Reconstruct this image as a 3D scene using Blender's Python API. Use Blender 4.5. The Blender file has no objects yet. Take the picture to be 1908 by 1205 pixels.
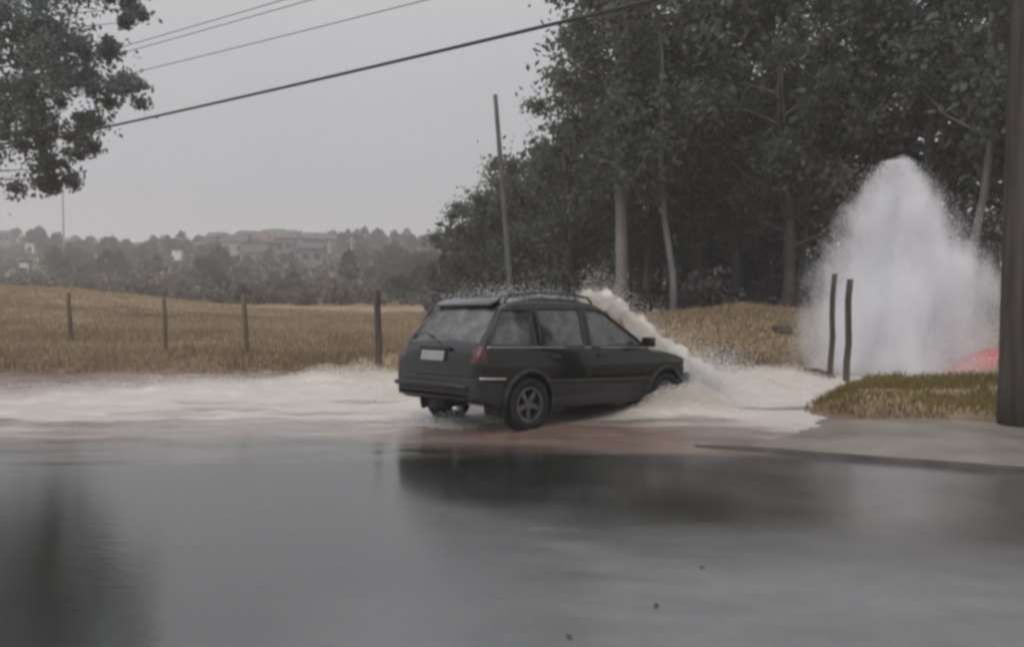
import bpy, bmesh, math, random
import numpy as np
from mathutils import Vector, Matrix

rng = np.random.default_rng(11)
random.seed(11)
S = bpy.context.scene
C = S.collection
R = math.radians
F, HOR, CX, CAMZ = 1650.0, 540.0, 954.0, 1.72       # focal length and horizon in photo pixels, camera height in metres

# ------------------------------------------------------------------ camera
cam = bpy.data.cameras.new('camera')
cam.sensor_width = 36.0
cam.lens = 36.0 * F / 1908.0
cam.clip_end = 6000
cam.clip_start = 0.05
camo = bpy.data.objects.new('camera', cam)
C.objects.link(camo)
camo.location = (0, 0, CAMZ)
camo.rotation_euler = (R(90) - math.atan((602.5 - HOR) / F), 0, 0)
S.camera = camo

# ------------------------------------------------------------------ sky, sun, exposure
SUN_EL, SUN_AZ = 48.0, 215.0
w = bpy.data.worlds.new('World')
S.world = w
w.use_nodes = True
nt = w.node_tree
nt.nodes.clear()
out = nt.nodes.new('ShaderNodeOutputWorld')
bg = nt.nodes.new('ShaderNodeBackground')
bg.inputs['Strength'].default_value = 0.1
sky = nt.nodes.new('ShaderNodeTexSky')
sky.sky_type = 'NISHITA'
sky.sun_disc = False
sky.sun_elevation = R(SUN_EL)
sky.sun_rotation = R(SUN_AZ)
sky.air_density = 1.0
sky.dust_density = 6.0
hs = nt.nodes.new('ShaderNodeHueSaturation')
hs.inputs['Saturation'].default_value = 0.15
tc = nt.nodes.new('ShaderNodeTexCoord')
sep = nt.nodes.new('ShaderNodeSeparateXYZ')
nt.links.new(tc.outputs['Generated'], sep.inputs[0])
def wm(op, a, b=None):
    n = nt.nodes.new('ShaderNodeMath'); n.operation = op
    for i, v in enumerate((a, b)):
        if v is None: continue
        if isinstance(v, (int, float)): n.inputs[i].default_value = v
        else: nt.links.new(v, n.inputs[i])
    return n.outputs[0]
zz = wm('MAXIMUM', sep.outputs['Z'], 0.0)
grad = wm('ADD', wm('MULTIPLY', wm('POWER', zz, 2.0), 2.3), 1.0)     # an overcast sky brightens towards the zenith
cn = nt.nodes.new('ShaderNodeTexNoise')
cn.inputs['Scale'].default_value = 2.2
cn.inputs['Detail'].default_value = 3
nt.links.new(tc.outputs['Generated'], cn.inputs['Vector'])
cl = wm('ADD', wm('MULTIPLY', cn.outputs['Fac'], 0.16), 0.92)
g2 = wm('MULTIPLY', grad, cl)
vm = nt.nodes.new('ShaderNodeVectorMath'); vm.operation = 'SCALE'
vm.inputs[0].default_value = (4.14, 4.14, 4.31)
nt.links.new(g2, vm.inputs['Scale'])
mx = nt.nodes.new('ShaderNodeMix'); mx.data_type = 'RGBA'
mx.inputs[0].default_value = 0.93
nt.links.new(sky.outputs[0], hs.inputs['Color'])
nt.links.new(hs.outputs[0], mx.inputs[6])
nt.links.new(vm.outputs[0], mx.inputs[7])
nt.links.new(mx.outputs[2], bg.inputs['Color'])
nt.links.new(bg.outputs[0], out.inputs[0])

sl = bpy.data.lights.new('sun', 'SUN')
sl.energy = 1.3
sl.angle = R(25)
sl.color = (1, 0.97, 0.93)
so = bpy.data.objects.new('sun', sl)
C.objects.link(so)
az, el = R(SUN_AZ), R(SUN_EL)
sd = Vector((math.sin(az) * math.cos(el), math.cos(az) * math.cos(el), math.sin(el)))
so.rotation_euler = sd.to_track_quat('Z', 'Y').to_euler()

S.view_settings.view_transform = 'Standard'
S.view_settings.look = 'None'
S.view_settings.gamma = 1
S.view_settings.exposure = 0.10
S.view_settings.use_curve_mapping = False
S.render.engine = 'CYCLES'
S.cycles.use_denoising = True
S.cycles.max_bounces = 12
S.cycles.diffuse_bounces = 6
S.cycles.glossy_bounces = 4
S.cycles.transmission_bounces = 8
S.cycles.transparent_max_bounces = 12
S.cycles.volume_bounces = 9
S.cycles.volume_step_rate = 0.6
S.cycles.volume_max_steps = 256
S.cycles.pixel_filter_type = 'BLACKMAN_HARRIS'
S.cycles.filter_width = 3.2

# ------------------------------------------------------------------ helpers
def P(px, py, d):
    """a point d metres in front of the camera that the photo shows at px, py"""
    return Vector(((px - CX) / F * d, d, CAMZ + (HOR - py) / F * d))

def vnoise(x, y, seed=0):
    x = np.asarray(x, float); y = np.asarray(y, float)
    xi = np.floor(x).astype(np.int64); yi = np.floor(y).astype(np.int64)
    fx = x - xi; fy = y - yi
    fx = fx * fx * (3 - 2 * fx); fy = fy * fy * (3 - 2 * fy)
    def h(a, b):
        n = (a * 374761393 + b * 668265263 + seed * 144269) & 0x7fffffff
        n = ((n ^ (n >> 13)) * 1274126177) & 0x7fffffff
        return ((n ^ (n >> 16)) & 0xffff) / 65535.0
    return (h(xi, yi) * (1 - fx) + h(xi + 1, yi) * fx) * (1 - fy) + (h(xi, yi + 1) * (1 - fx) + h(xi + 1, yi + 1) * fx) * fy

def fbm(x, y, oct=4, seed=0):
    s = 0; a = 0.5
    for i in range(oct):
        s = s + a * vnoise(x * 2 ** i, y * 2 ** i, seed + i * 17); a *= 0.5
    return s / (1 - 0.5 ** oct)

def sst(a, b, x):
    t = np.clip((np.asarray(x, float) - a) / (b - a), 0, 1)
    return t * t * (3 - 2 * t)

def mesh_np(name, v, f, smooth=False):
    """a mesh from arrays: v (n,3), f (m,k)"""
    v = np.asarray(v, np.float32); f = np.asarray(f, np.int32)
    me = bpy.data.meshes.new(name)
    me.vertices.add(len(v)); me.vertices.foreach_set('co', v.ravel())
    k = f.shape[1]
    me.loops.add(f.size); me.loops.foreach_set('vertex_index', f.ravel())
    me.polygons.add(len(f)); me.polygons.foreach_set('loop_start', np.arange(len(f), dtype=np.int32) * k)
    me.update(calc_edges=True)
    if smooth: me.polygons.foreach_set('use_smooth', np.ones(len(f), bool))
    me.validate()
    return me

def attr(me, name, vals):
    a = me.attributes.new(name, 'FLOAT', 'POINT')
    a.data.foreach_set('value', np.asarray(vals, np.float32))

def link(name, me, m=None, parent=None, loc=None, rot=None, label=None, cat=None, group=None, kind=None):
    o = bpy.data.objects.new(name, me)
    C.objects.link(o)
    if m is not None and not me.materials: me.materials.append(m)
    if parent is not None: o.parent = parent
    if loc is not None: o.location = loc
    if rot is not None: o.rotation_euler = rot
    if label: o['label'] = label
    if cat: o['category'] = cat
    if group: o['group'] = group
    if kind: o['kind'] = kind
    return o

def empty(name, loc, label, cat, group=None, rz=0.0, kind=None):
    o = bpy.data.objects.new(name, None)
    C.objects.link(o)
    o.location = loc; o.rotation_euler = (0, 0, rz)
    o.empty_display_size = 0.2
    o['label'] = label; o['category'] = cat
    if group: o['group'] = group
    if kind: o['kind'] = kind
    return o

class MB:
    """collects boxes and tubes into one mesh"""
    def __init__(s): s.v = []; s.f = []
    def add(s, v, f):
        n = len(s.v); s.v += [tuple(a) for a in v]; s.f += [tuple(i + n for i in q) for q in f]; return s
    def box(s, x0, x1, y0, y1, z0, z1, M=None):
        v = [Vector((x, y, z)) for x in (x0, x1) for y in (y0, y1) for z in (z0, z1)]
        if M is not None: v = [M @ a for a in v]
        return s.add(v, [(0, 1, 3, 2), (4, 6, 7, 5), (0, 4, 5, 1), (2, 3, 7, 6), (0, 2, 6, 4), (1, 5, 7, 3)])
    def tube(s, pts, rad, n=8, caps=True):
        pts = [Vector(p) for p in pts]
        if not hasattr(rad, '__len__'): rad = [rad] * len(pts)
        V = []; Fc = []
        for i, p in enumerate(pts):
            t = (pts[min(i + 1, len(pts) - 1)] - pts[max(i - 1, 0)]).normalized()
            a = t.cross(Vector((0, 1, 0.02)) if abs(t.y) < 0.9 else Vector((1, 0, 0.02))).normalized(); b = t.cross(a)
            for k in range(n):
                an = 2 * math.pi * k / n
                V.append(p + (a * math.cos(an) + b * math.sin(an)) * rad[i])
        for i in range(len(pts) - 1):
            for k in range(n):
                Fc.append((i * n + k, i * n + (k + 1) % n, (i + 1) * n + (k + 1) % n, (i + 1) * n + k))
        if caps:
            Fc.append(tuple(range(n - 1, -1, -1))); Fc.append(tuple((len(pts) - 1) * n + k for k in range(n)))
        return s.add(V, Fc)
    def lathe(s, prof, n=24, axis='z', M=None, closed=False):
        V = []; Fc = []
        for (r, h) in prof:
            for k in range(n):
                a = 2 * math.pi * k / n
                p = (r * math.cos(a), r * math.sin(a), h) if axis == 'z' else (r * math.cos(a), h, r * math.sin(a))
                V.append(M @ Vector(p) if M is not None else p)
        m = len(prof)
        for i in range(m if closed else m - 1):
            j = (i + 1) % m
            for k in range(n):
                Fc.append((i * n + k, i * n + (k + 1) % n, j * n + (k + 1) % n, j * n + k))
        return s.add(V, Fc)
    def mesh(s, name, smooth=False, bevel=0.0):
        me = bpy.data.meshes.new(name)
        me.from_pydata(s.v, [], s.f); me.update()
        bm = bmesh.new(); bm.from_mesh(me)
        if bevel > 0:
            bmesh.ops.bevel(bm, geom=list(bm.edges), offset=bevel, segments=2, affect='EDGES', profile=0.6)
        bmesh.ops.recalc_face_normals(bm, faces=bm.faces)
        if smooth:
            for f in bm.faces: f.smooth = True
        bm.to_mesh(me); bm.free()
        return me

# ------------------------------------------------------------------ materials
def mat(name, col, rough=0.8, spec=0.3, metal=0.0, var=0.0, scale=5.0, col2=None, bump=0.0, bscale=None, coat=0.0, detail=6.0, stretch=None):
    m = bpy.data.materials.new(name); m.use_nodes = True
    t = m.node_tree; b = t.nodes['Principled BSDF']
    b.inputs['Base Color'].default_value = (*col, 1)
    b.inputs['Roughness'].default_value = rough
    b.inputs['Specular IOR Level'].default_value = spec
    b.inputs['Metallic'].default_value = metal
    b.inputs['Coat Weight'].default_value = coat
    b.inputs['Coat Roughness'].default_value = 0.05
    co = t.nodes.new('ShaderNodeTexCoord'); src = co.outputs['Object']
    if stretch:
        mp = t.nodes.new('ShaderNodeMapping'); mp.inputs['Scale'].default_value = stretch
        t.links.new(src, mp.inputs['Vector']); src = mp.outputs[0]
    if var > 0 or col2:
        n = t.nodes.new('ShaderNodeTexNoise'); n.inputs['Scale'].default_value = scale; n.inputs['Detail'].default_value = detail
        n.inputs['Roughness'].default_value = 0.6
        t.links.new(src, n.inputs['Vector'])
        r = t.nodes.new('ShaderNodeValToRGB')
        r.color_ramp.elements[0].position = 0.35; r.color_ramp.elements[1].position = 0.66
        c2 = col2 if col2 else tuple(min(1, c * (1 + var)) for c in col)
        c1 = col if col2 else tuple(c * (1 - var) for c in col)
        r.color_ramp.elements[0].color = (*c1, 1); r.color_ramp.elements[1].color = (*c2, 1)
        t.links.new(n.outputs['Fac'], r.inputs[0]); t.links.new(r.outputs[0], b.inputs['Base Color'])
    if bump > 0:
        n2 = t.nodes.new('ShaderNodeTexNoise'); n2.inputs['Scale'].default_value = bscale or scale * 4; n2.inputs['Detail'].default_value = 5
        t.links.new(src, n2.inputs['Vector'])
        bp = t.nodes.new('ShaderNodeBump'); bp.inputs['Strength'].default_value = bump; bp.inputs['Distance'].default_value = 0.03
        t.links.new(n2.outputs['Fac'], bp.inputs['Height']); t.links.new(bp.outputs[0], b.inputs['Normal'])
    return m

def leaf_mat(name, c1, c2, trans=0.25):
    """matt leaf with a little light passing through; the per-leaf attribute 'tint' mixes two leaf colours"""
    m = bpy.data.materials.new(name); m.use_nodes = True
    t = m.node_tree; b = t.nodes['Principled BSDF']; o = t.nodes['Material Output']
    a = t.nodes.new('ShaderNodeAttribute'); a.attribute_name = 'tint'
    r = t.nodes.new('ShaderNodeMix'); r.data_type = 'RGBA'
    r.inputs[6].default_value = (*c1, 1); r.inputs[7].default_value = (*c2, 1)
    t.links.new(a.outputs['Fac'], r.inputs[0])
    b.inputs['Roughness'].default_value = 0.8; b.inputs['Specular IOR Level'].default_value = 0.03
    t.links.new(r.outputs[2], b.inputs['Base Color'])
    tr = t.nodes.new('ShaderNodeBsdfTranslucent'); t.links.new(r.outputs[2], tr.inputs['Color'])
    ms = t.nodes.new('ShaderNodeMixShader'); ms.inputs[0].default_value = trans
    t.links.new(b.outputs[0], ms.inputs[1]); t.links.new(tr.outputs[0], ms.inputs[2]); t.links.new(ms.outputs[0], o.inputs['Surface'])
    return m

M = {}
M['bark'] = mat('bark', (0.10, 0.085, 0.075), 0.9, 0.1, var=0.35, scale=2.5, bump=0.5, stretch=(1, 1, 0.25))
M['palebark'] = mat('pale_bark', (0.20, 0.185, 0.178), 0.85, 0.1, col2=(0.10, 0.088, 0.08), scale=1.6, bump=0.4, stretch=(1, 1, 0.3))
M['leaf'] = leaf_mat('wood_leaf', (0.095, 0.108, 0.090), (0.16, 0.17, 0.14), 0.4)
M['leaf2'] = leaf_mat('grey_leaf', (0.12, 0.14, 0.135), (0.20, 0.22, 0.21), 0.5)
M['leaf3'] = leaf_mat('hill_leaf', (0.045, 0.060, 0.042), (0.085, 0.095, 0.060), 0.2)
M['thicket'] = leaf_mat('thicket_leaf', (0.062, 0.060, 0.062), (0.105, 0.098, 0.098), 0.2)
M['scrub'] = leaf_mat('scrub_leaf', (0.060, 0.058, 0.045), (0.13, 0.105, 0.08), 0.2)
M['grass'] = leaf_mat('dry_grass', (0.205, 0.150, 0.090), (0.42, 0.335, 0.235), 0.3)
M['vergegrass'] = leaf_mat('verge_grass', (0.115, 0.098, 0.032), (0.22, 0.168, 0.075), 0.25)
M['concrete'] = mat('concrete', (0.30, 0.29, 0.28), 0.85, 0.2, var=0.2, scale=3, bump=0.2, stretch=(1, 1, 0.3))
M['wood'] = mat('weathered_wood', (0.085, 0.068, 0.055), 0.9, 0.15, var=0.4, scale=4, bump=0.5, stretch=(2, 2, 0.2))
M['palewood'] = mat('faded_wood', (0.15, 0.115, 0.085), 0.9, 0.15, var=0.35, scale=4, bump=0.5, stretch=(2, 2, 0.2))
M['polewood'] = mat('utility_pole_wood', (0.052, 0.045, 0.039), 0.85, 0.2, var=0.5, scale=3, bump=0.6, stretch=(3, 3, 0.15))
M['palepole'] = mat('pale_pole', (0.72, 0.72, 0.73), 0.8, 0.2, var=0.1)
M['greypole'] = mat('grey_pole', (0.10, 0.097, 0.098), 0.85, 0.2, var=0.2, scale=2)
M['cable'] = mat('cable_rubber', (0.03, 0.03, 0.032), 0.6)
M['metal'] = mat('galvanised_metal', (0.3, 0.3, 0.31), 0.45, 0.5, metal=0.8, var=0.2)

# ------------------------------------------------------------------ terrain
def verge_sd(x, y):
    s1 = (x - 3.7) * 0.504 + (y - 12.2) * 0.863
    s2 = (x - 3.6) * 0.84 - (y - 12.3) * 0.542
    s3 = 16.5 - y
    return np.minimum(np.minimum(s1, s2), s3)

def terrain(x, y):
    x = np.asarray(x, float); y = np.asarray(y, float)
    z = np.full(np.broadcast(x, y).shape, -0.12)
    ye = 17.3 + 1.5 * sst(1.5, 5, x) + 0.5 * (fbm(x * 0.5, y * 0, 3, 5) - 0.5)
    fld = sst(0, 2.2, y - ye)
    z = z + fld * (0.46 + 0.25 * (fbm(x * 0.25, y * 0.25, 3, 9) - 0.5))
    z = z + fld * 1.6 * np.exp(-((x + 26.5) / 7.0) ** 2 / 2 - ((y - 42) / 13) ** 2 / 2)
    z = z + 0.85 * np.exp(-((x - 6.0) / 3.4) ** 2 / 2 - ((y - 23.2) / 2.8) ** 2 / 2)
    v = sst(0.0, 0.7, verge_sd(x, y) + 0.25 * (fbm(x * 1.5, y * 1.5, 3, 2) - 0.5))
    z = np.maximum(z, -0.12 + v * (0.30 + 0.10 * (fbm(x * 1.2, y * 1.2, 3, 3) - 0.5)))
    z = z + fld * 0.06 * (fbm(x * 1.7, y * 1.7, 3, 31) - 0.5)
    hill = sst(70, 340, y) * (17.0 + 3 * (fbm(x * 0.006 + 3, y * 0.006, 3, 21) - 0.5))
    return z + hill 

def axis_pts(lo, hi, dense0, dense1, step, grow=1.12):
    a = list(np.arange(dense0, dense1, step)); s = step; p = a[-1]
    while p < hi: s *= grow; p += s; a.append(min(p, hi))
    s = step; p = a[0]; b = []
    while p > lo: s *= grow; p -= s; b.append(max(p, lo))
    return np.array(b[::-1] + a)

def grid_mesh(name, xs, ys, zf, smooth=True):
    X, Y = np.meshgrid(xs, ys)
    Z = zf(X, Y)
    nx, ny = len(xs), len(ys)
    i = (np.arange(ny - 1)[:, None] * nx + np.arange(nx - 1)[None, :]).ravel()
    f = np.stack([i, i + 1, i + 1 + nx, i + nx], 1)
    return mesh_np(name, np.stack([X.ravel(), Y.ravel(), Z.ravel()], 1), f, smooth), X.ravel(), Y.ravel(), Z.ravel()

gm, gx, gy, gz = grid_mesh('ground', axis_pts(-1000, 1000, -30, 22, 0.22), axis_pts(-150, 1200, 5, 50, 0.22), terrain)
GM = bpy.data.materials.new('field_soil'); GM.use_nodes = True
t = GM.node_tree; b = t.nodes['Principled BSDF']
b.inputs['Roughness'].default_value = 0.9; b.inputs['Specular IOR Level'].default_value = 0.15
def tex(t, scale, detail=6, stretch=None, rough=0.6, coord='Object'):
    co = t.nodes.new('ShaderNodeTexCoord'); src = co.outputs[coord]
    if stretch:
        mp = t.nodes.new('ShaderNodeMapping'); mp.inputs['Scale'].default_value = stretch
        t.links.new(src, mp.inputs['Vector']); src = mp.outputs[0]
    n = t.nodes.new('ShaderNodeTexNoise'); n.inputs['Scale'].default_value = scale; n.inputs['Detail'].default_value = detail
    n.inputs['Roughness'].default_value = rough
    t.links.new(src, n.inputs['Vector'])
    return n.outputs['Fac']
def ramp(t, src, stops):
    r = t.nodes.new('ShaderNodeValToRGB'); e = r.color_ramp.elements
    while len(e) < len(stops): e.new(0.5)
    for k, (p, c) in enumerate(stops):
        e[k].position = p; e[k].color = (*c, 1) if len(c) == 3 else c
    t.links.new(src, r.inputs[0]); return r.outputs[0]
def mixc(t, fac, a, b_):
    m = t.nodes.new('ShaderNodeMix'); m.data_type = 'RGBA'
    if isinstance(fac, (int, float)): m.inputs[0].default_value = fac
    else: t.links.new(fac, m.inputs[0])
    for i, v in ((6, a), (7, b_)):
        if isinstance(v, tuple): m.inputs[i].default_value = (*v, 1)
        else: t.links.new(v, m.inputs[i])
    return m.outputs[2]
def mth(t, op, a, b_=None, c=None, clamp=False):
    n = t.nodes.new('ShaderNodeMath'); n.operation = op; n.use_clamp = clamp
    for i, v in enumerate((a, b_, c)):
        if v is None: continue
        if isinstance(v, (int, float)): n.inputs[i].default_value = v
        else: t.links.new(v, n.inputs[i])
    return n.outputs[0]
def at(t, name):
    a = t.nodes.new('ShaderNodeAttribute'); a.attribute_name = name; return a.outputs['Fac']
c_grass = ramp(t, tex(t, 0.55, 8), [(0.30, (0.16, 0.11, 0.065)), (0.5, (0.25, 0.18, 0.11)), (0.7, (0.34, 0.26, 0.18))])
c_mud = ramp(t, tex(t, 1.4, 8), [(0.35, (0.11, 0.075, 0.055)), (0.65, (0.20, 0.14, 0.11))])
c_hill = ramp(t, tex(t, 0.05, 8), [(0.35, (0.07, 0.075, 0.045)), (0.6, (0.16, 0.12, 0.08))])
t.links.new(mixc(t, at(t, 'far'), mixc(t, at(t, 'mud'), c_grass, c_mud), c_hill), b.inputs['Base Color'])
bp = t.nodes.new('ShaderNodeBump'); bp.inputs['Strength'].default_value = 0.6; bp.inputs['Distance'].default_value = 0.08
t.links.new(tex(t, 6, 8), bp.inputs['Height']); t.links.new(bp.outputs[0], b.inputs['Normal'])
attr(gm, 'mud', np.clip(1 - sst(0.04, 0.22, gz + 0.12 * (fbm(gx * 1.1, gy * 1.1, 3, 44) - 0.5)), 0, 1))
attr(gm, 'far', sst(60, 85, gy))
link('ground', gm, GM, kind='structure')

# ------------------------------------------------------------------ road
def film_s(x, y):
    """how far a place lies inside the near right stretch where the road is only filmed with water"""
    s = (6.25 - 0.30 * (x - 0.5)) - y + 1.1 * (fbm(x * 0.6, y * 1.6, 4, 8) - 0.5)
    s = np.minimum(s, (x + 0.15) * 0.9 + 0.9 * (fbm(x * 1.1 + 9, y * 1.1, 4, 6) - 0.5))
    return s
def road_z(x, y): return -0.040 + 0.030 * sst(-0.9, 0.7, film_s(x, y)) + 0.008 * (fbm(x * 1.3, y * 4.5, 4, 12) - 0.5)
rm, rx, ry, rz_ = grid_mesh('road', axis_pts(-40, 16, -4, 8, 0.08), axis_pts(-20, 17.0, 2, 9, 0.08), road_z)
RM = bpy.data.materials.new('wet_asphalt'); RM.use_nodes = True
t = RM.node_tree; b = t.nodes['Principled BSDF']
t.links.new(ramp(t, tex(t, 2.0, 8), [(0.3, (0.085, 0.088, 0.089)), (0.7, (0.135, 0.136, 0.134))]), b.inputs['Base Color'])
t.links.new(mth(t, 'ADD', mth(t, 'MULTIPLY', tex(t, 1.3, 5, (1, 3, 1)), 0.5), 0.16), b.inputs['Roughness'])
b.inputs['IOR'].default_value = 1.45
b.inputs['Coat Weight'].default_value = 0.6; b.inputs['Coat Roughness'].default_value = 0.28
bp = t.nodes.new('ShaderNodeBump'); bp.inputs['Strength'].default_value = 0.35; bp.inputs['Distance'].default_value = 0.008
t.links.new(tex(t, 60, 4), bp.inputs['Height']); t.links.new(bp.outputs[0], b.inputs['Normal'])
link('road', rm, RM, kind='structure')

# ------------------------------------------------------------------ the car's place (needed by the water around it)
CAR = Vector((0.64, 12.40)); CH = R(42)
CF = Vector((math.cos(CH), math.sin(CH))); CL = Vector((-math.sin(CH), math.cos(CH)))
def car_xy(x, y): return CAR + CF * x + CL * y

# ------------------------------------------------------------------ flood water
def mud_mask(x, y):
    """1 where the brown flood runs fast, 0 where clear rain water stands on the road"""
    n = fbm(x * 0.45, y * 1.7, 4, 51) - 0.5
    edge = 9.75 - 0.42 * sst(-1.2, 0.2, x) * (1 - sst(1.6, 2.6, x)) * 1.0 + 0.45 * sst(-4, -9, -x) * 0
    return sst(-0.75, 0.75, y - edge + 2.1 * n)
def hump(x, y, cx, cy, sx, sy, rot):
    c, s = math.cos(rot), math.sin(rot)
    u = (x - cx) * c + (y - cy) * s; v = -(x - cx) * s + (y - cy) * c
    return np.exp(-(u / sx) ** 2 / 2 - (v / sy) ** 2 / 2)
def water_h(x, y):
    m = mud_mask(x, y)
    wv = 0.13 * (fbm(x * 0.55, y * 1.5, 4, 61) - 0.5) + 0.08 * (fbm(x * 2.0, y * 3.6, 4, 62) - 0.5)
    z = m * wv * sst(9, 12, y) + m * 0.015
    ch = fbm(x * 2.3, y * 2.3, 4, 71)
    z = z + 0.36 * hump(x, y, 3.9, 14.5, 1.1, 0.75, 0.35) * (0.55 + 0.9 * ch)        # bow wave in front of the bumper
    z = z + 0.20 * hump(x, y, -2.7, 15.9, 1.0, 0.6, 0.0) * (0.5 + 0.9 * ch)          # wave thrown behind the car
    z = z + 0.12 * hump(x, y, -5.0, 14.6, 3.2, 0.9, 0.1) * (0.4 + 1.0 * ch)
    z = z + 0.10 * hump(x, y, -10.0, 13.6, 4.0, 0.8, 0.05) * (0.4 + 1.0 * ch)
    z = z + 0.16 * hump(x, y, -0.95, 12.9, 0.45, 0.45, 0.0) * ch * 1.2
    u = (x - CAR.x) * CF.x + (y - CAR.y) * CF.y; v = (x - CAR.x) * CL.x + (y - CAR.y) * CL.y
    under = sst(2.4, 1.9, np.abs(u)) * sst(1.05, 0.75, np.abs(v))                     # trough under the car
    z = z * (1 - under) + under * -0.01
    sk = (x - 1.62) * 0.905 + (y - 9.78) * -0.425; qk = (x - 1.62) * 0.425 + (y - 9.78) * 0.905
    z = z - 0.10 * sst(0.7, 1.9, sk) * sst(0.0, 0.25, qk) * sst(3.7, 3.2, qk)         # the pavement stands clear of the flood
    z = z + 0.20 * hump(x, y, 2.35, 12.38, 0.55, 0.26, 0.35) * (0.5 + ch)            # water pushed aside by the front wheel
    return z
wmsh, wx, wy, wz = grid_mesh('flood_water', axis_pts(-40, 10.5, -14, 8, 0.06, 1.15), axis_pts(-20, 20.2, 3.5, 20.2, 0.05, 1.2), water_h)
# drop the water where the pavement and the verge stand
mk = mud_mask(wx, wy)
fo = 0.55 * fbm(wx * 0.8, wy * 2.4, 5, 81) + 0.45 * fbm(wx * 0.28, wy * 3.4, 4, 83)
foam = mk * sst(0.46, 0.64, fo + 0.30 * sst(0.0, 0.16, wz) + 0.10 * sst(10.4, 12.5, wy) - 0.12 * sst(15.5, 17.5, wy) * sst(-6, -12, wx))
car_brown = hump(wx, wy, 0.75, 10.25, 1.5, 0.75, -0.2)
foam = foam * (1 - 0.9 * np.clip(car_brown * 1.4, 0, 1))
bank = sst(-0.9, 0.9, wy - (12.9 + 3.2 * sst(-9.0, -3.0, wx)) + 1.2 * (fbm(wx * 0.5, wy * 0.9, 3, 131) - 0.5)) * sst(-0.5, -2.5, wx)   # silt-brown water along the bank
foam = foam * (1 - 0.95 * bank) * (1 - 0.55 * sst(11.5, 10.2, wy))
attr(wmsh, 'shallow', np.clip(sst(0.2, 2.6, wx + 1.6 * (fbm(wx * 0.8, wy * 1.2, 4, 88) - 0.5) - 0.12 * (wy - 7)), 0, 1)); attr(wmsh, 'film', np.clip(sst(-1.15, 0.75, film_s(wx, wy)) * (0.82 + 0.5 * (fbm(wx * 1.1, wy * 5.0 + wx * 1.3, 4, 141) - 0.35)), 0, 1)); attr(wmsh, 'mud', mk); attr(wmsh, 'foam', foam); attr(wmsh, 'silt', np.clip(1.3 * car_brown + 0.8 * bank, 0, 1))
WM = bpy.data.materials.new('flood_water'); WM.use_nodes = True
t = WM.node_tree; b = t.nodes['Principled BSDF']
tan = ramp(t, tex(t, 1.0, 6, (1, 3, 1)), [(0.3, (0.155, 0.118, 0.10)), (0.7, (0.27, 0.226, 0.196))])
brown = ramp(t, tex(t, 1.3, 6, (1, 3, 1)), [(0.3, (0.095, 0.057, 0.045)), (0.7, (0.205, 0.132, 0.107))])
body = mixc(t, at(t, 'silt'), tan, brown)
body = mixc(t, at(t, 'foam'), body, (0.385, 0.338, 0.302))
deep = ramp(t, tex(t, 0.6, 5), [(0.3, (0.010, 0.011, 0.0105)), (0.7, (0.018, 0.019, 0.017))])
sandy = ramp(t, tex(t, 1.1, 6), [(0.3, (0.055, 0.051, 0.049)), (0.7, (0.105, 0.096, 0.09))])
clear = mixc(t, at(t, 'shallow'), deep, sandy)
asph = ramp(t, tex(t, 2.0, 8), [(0.3, (0.066, 0.069, 0.071)), (0.7, (0.116, 0.115, 0.113))])
clear = mixc(t, at(t, 'film'), clear, asph)
t.links.new(mixc(t, at(t, 'mud'), clear, body), b.inputs['Base Color'])
rough = mth(t, 'ADD', mth(t, 'ADD', mth(t, 'MULTIPLY', at(t, 'foam'), 0.22), mth(t, 'MULTIPLY', at(t, 'film'), 0.30)), mth(t, 'ADD', mth(t, 'MULTIPLY', at(t, 'shallow'), 0.12), mth(t, 'ADD', mth(t, 'MULTIPLY', at(t, 'mud'), 0.13), 0.105)))
t.links.new(rough, b.inputs['Roughness'])
b.inputs['IOR'].default_value = 2.55
bp = t.nodes.new('ShaderNodeBump'); bp.inputs['Distance'].default_value = 0.02
t.links.new(mth(t, 'ADD', mth(t, 'MULTIPLY', at(t, 'mud'), 0.5), 0.10), bp.inputs['Strength'])
t.links.new(tex(t, 9, 5, (0.6, 1.6, 1)), bp.inputs['Height'])
bg_ = t.nodes.new('ShaderNodeBump'); bg_.inputs['Distance'].default_value = 0.006
t.links.new(mth(t, 'MULTIPLY', at(t, 'film'), 0.55), bg_.inputs['Strength']); t.links.new(tex(t, 70, 4), bg_.inputs['Height'])
t.links.new(bp.outputs[0], bg_.inputs['Normal']); t.links.new(bg_.outputs[0], b.inputs['Normal'])
link('flood_water', wmsh, WM, kind='structure')

# ------------------------------------------------------------------ pavement and kerb
K0 = np.array([1.62, 9.78]); KD = np.array([0.905, -0.425]); KD /= np.linalg.norm(KD); KN = np.array([-KD[1], KD[0]])
def pave_pt(s, q):
    p = K0[None, :] + np.outer(s, KD) + np.outer(q, KN); return p
def slab(name, s0, s1, q0, q1, ds, dq, zfun, m, thick=0.25):
    ss = np.arange(s0, s1 + 1e-6, ds); qq = np.arange(q0, q1 + 1e-6, dq)
    A, B = np.meshgrid(ss, qq); p = pave_pt(A.ravel(), B.ravel())
    z = zfun(A.ravel(), B.ravel(), p[:, 0], p[:, 1])
    n, k = len(ss), len(qq)
    i = (np.arange(k - 1)[:, None] * n + np.arange(n - 1)[None, :]).ravel()
    top = np.stack([i, i + 1, i + 1 + n, i + n], 1)
    v = np.concatenate([np.column_stack([p, z]), np.column_stack([p, z - thick])])
    N = n * k
    rim = list(range(n)) + [r * n + n - 1 for r in range(1, k)] + [(k - 1) * n + c for c in range(n - 2, -1, -1)] + [r * n for r in range(k - 2, 0, -1)]
    side = np.array([[rim[j], rim[j] + N, rim[(j + 1) % len(rim)] + N, rim[(j + 1) % len(rim)]] for j in range(len(rim))])
    return link(name, mesh_np(name, v, np.concatenate([top, side]), False), m, kind='structure')
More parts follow.
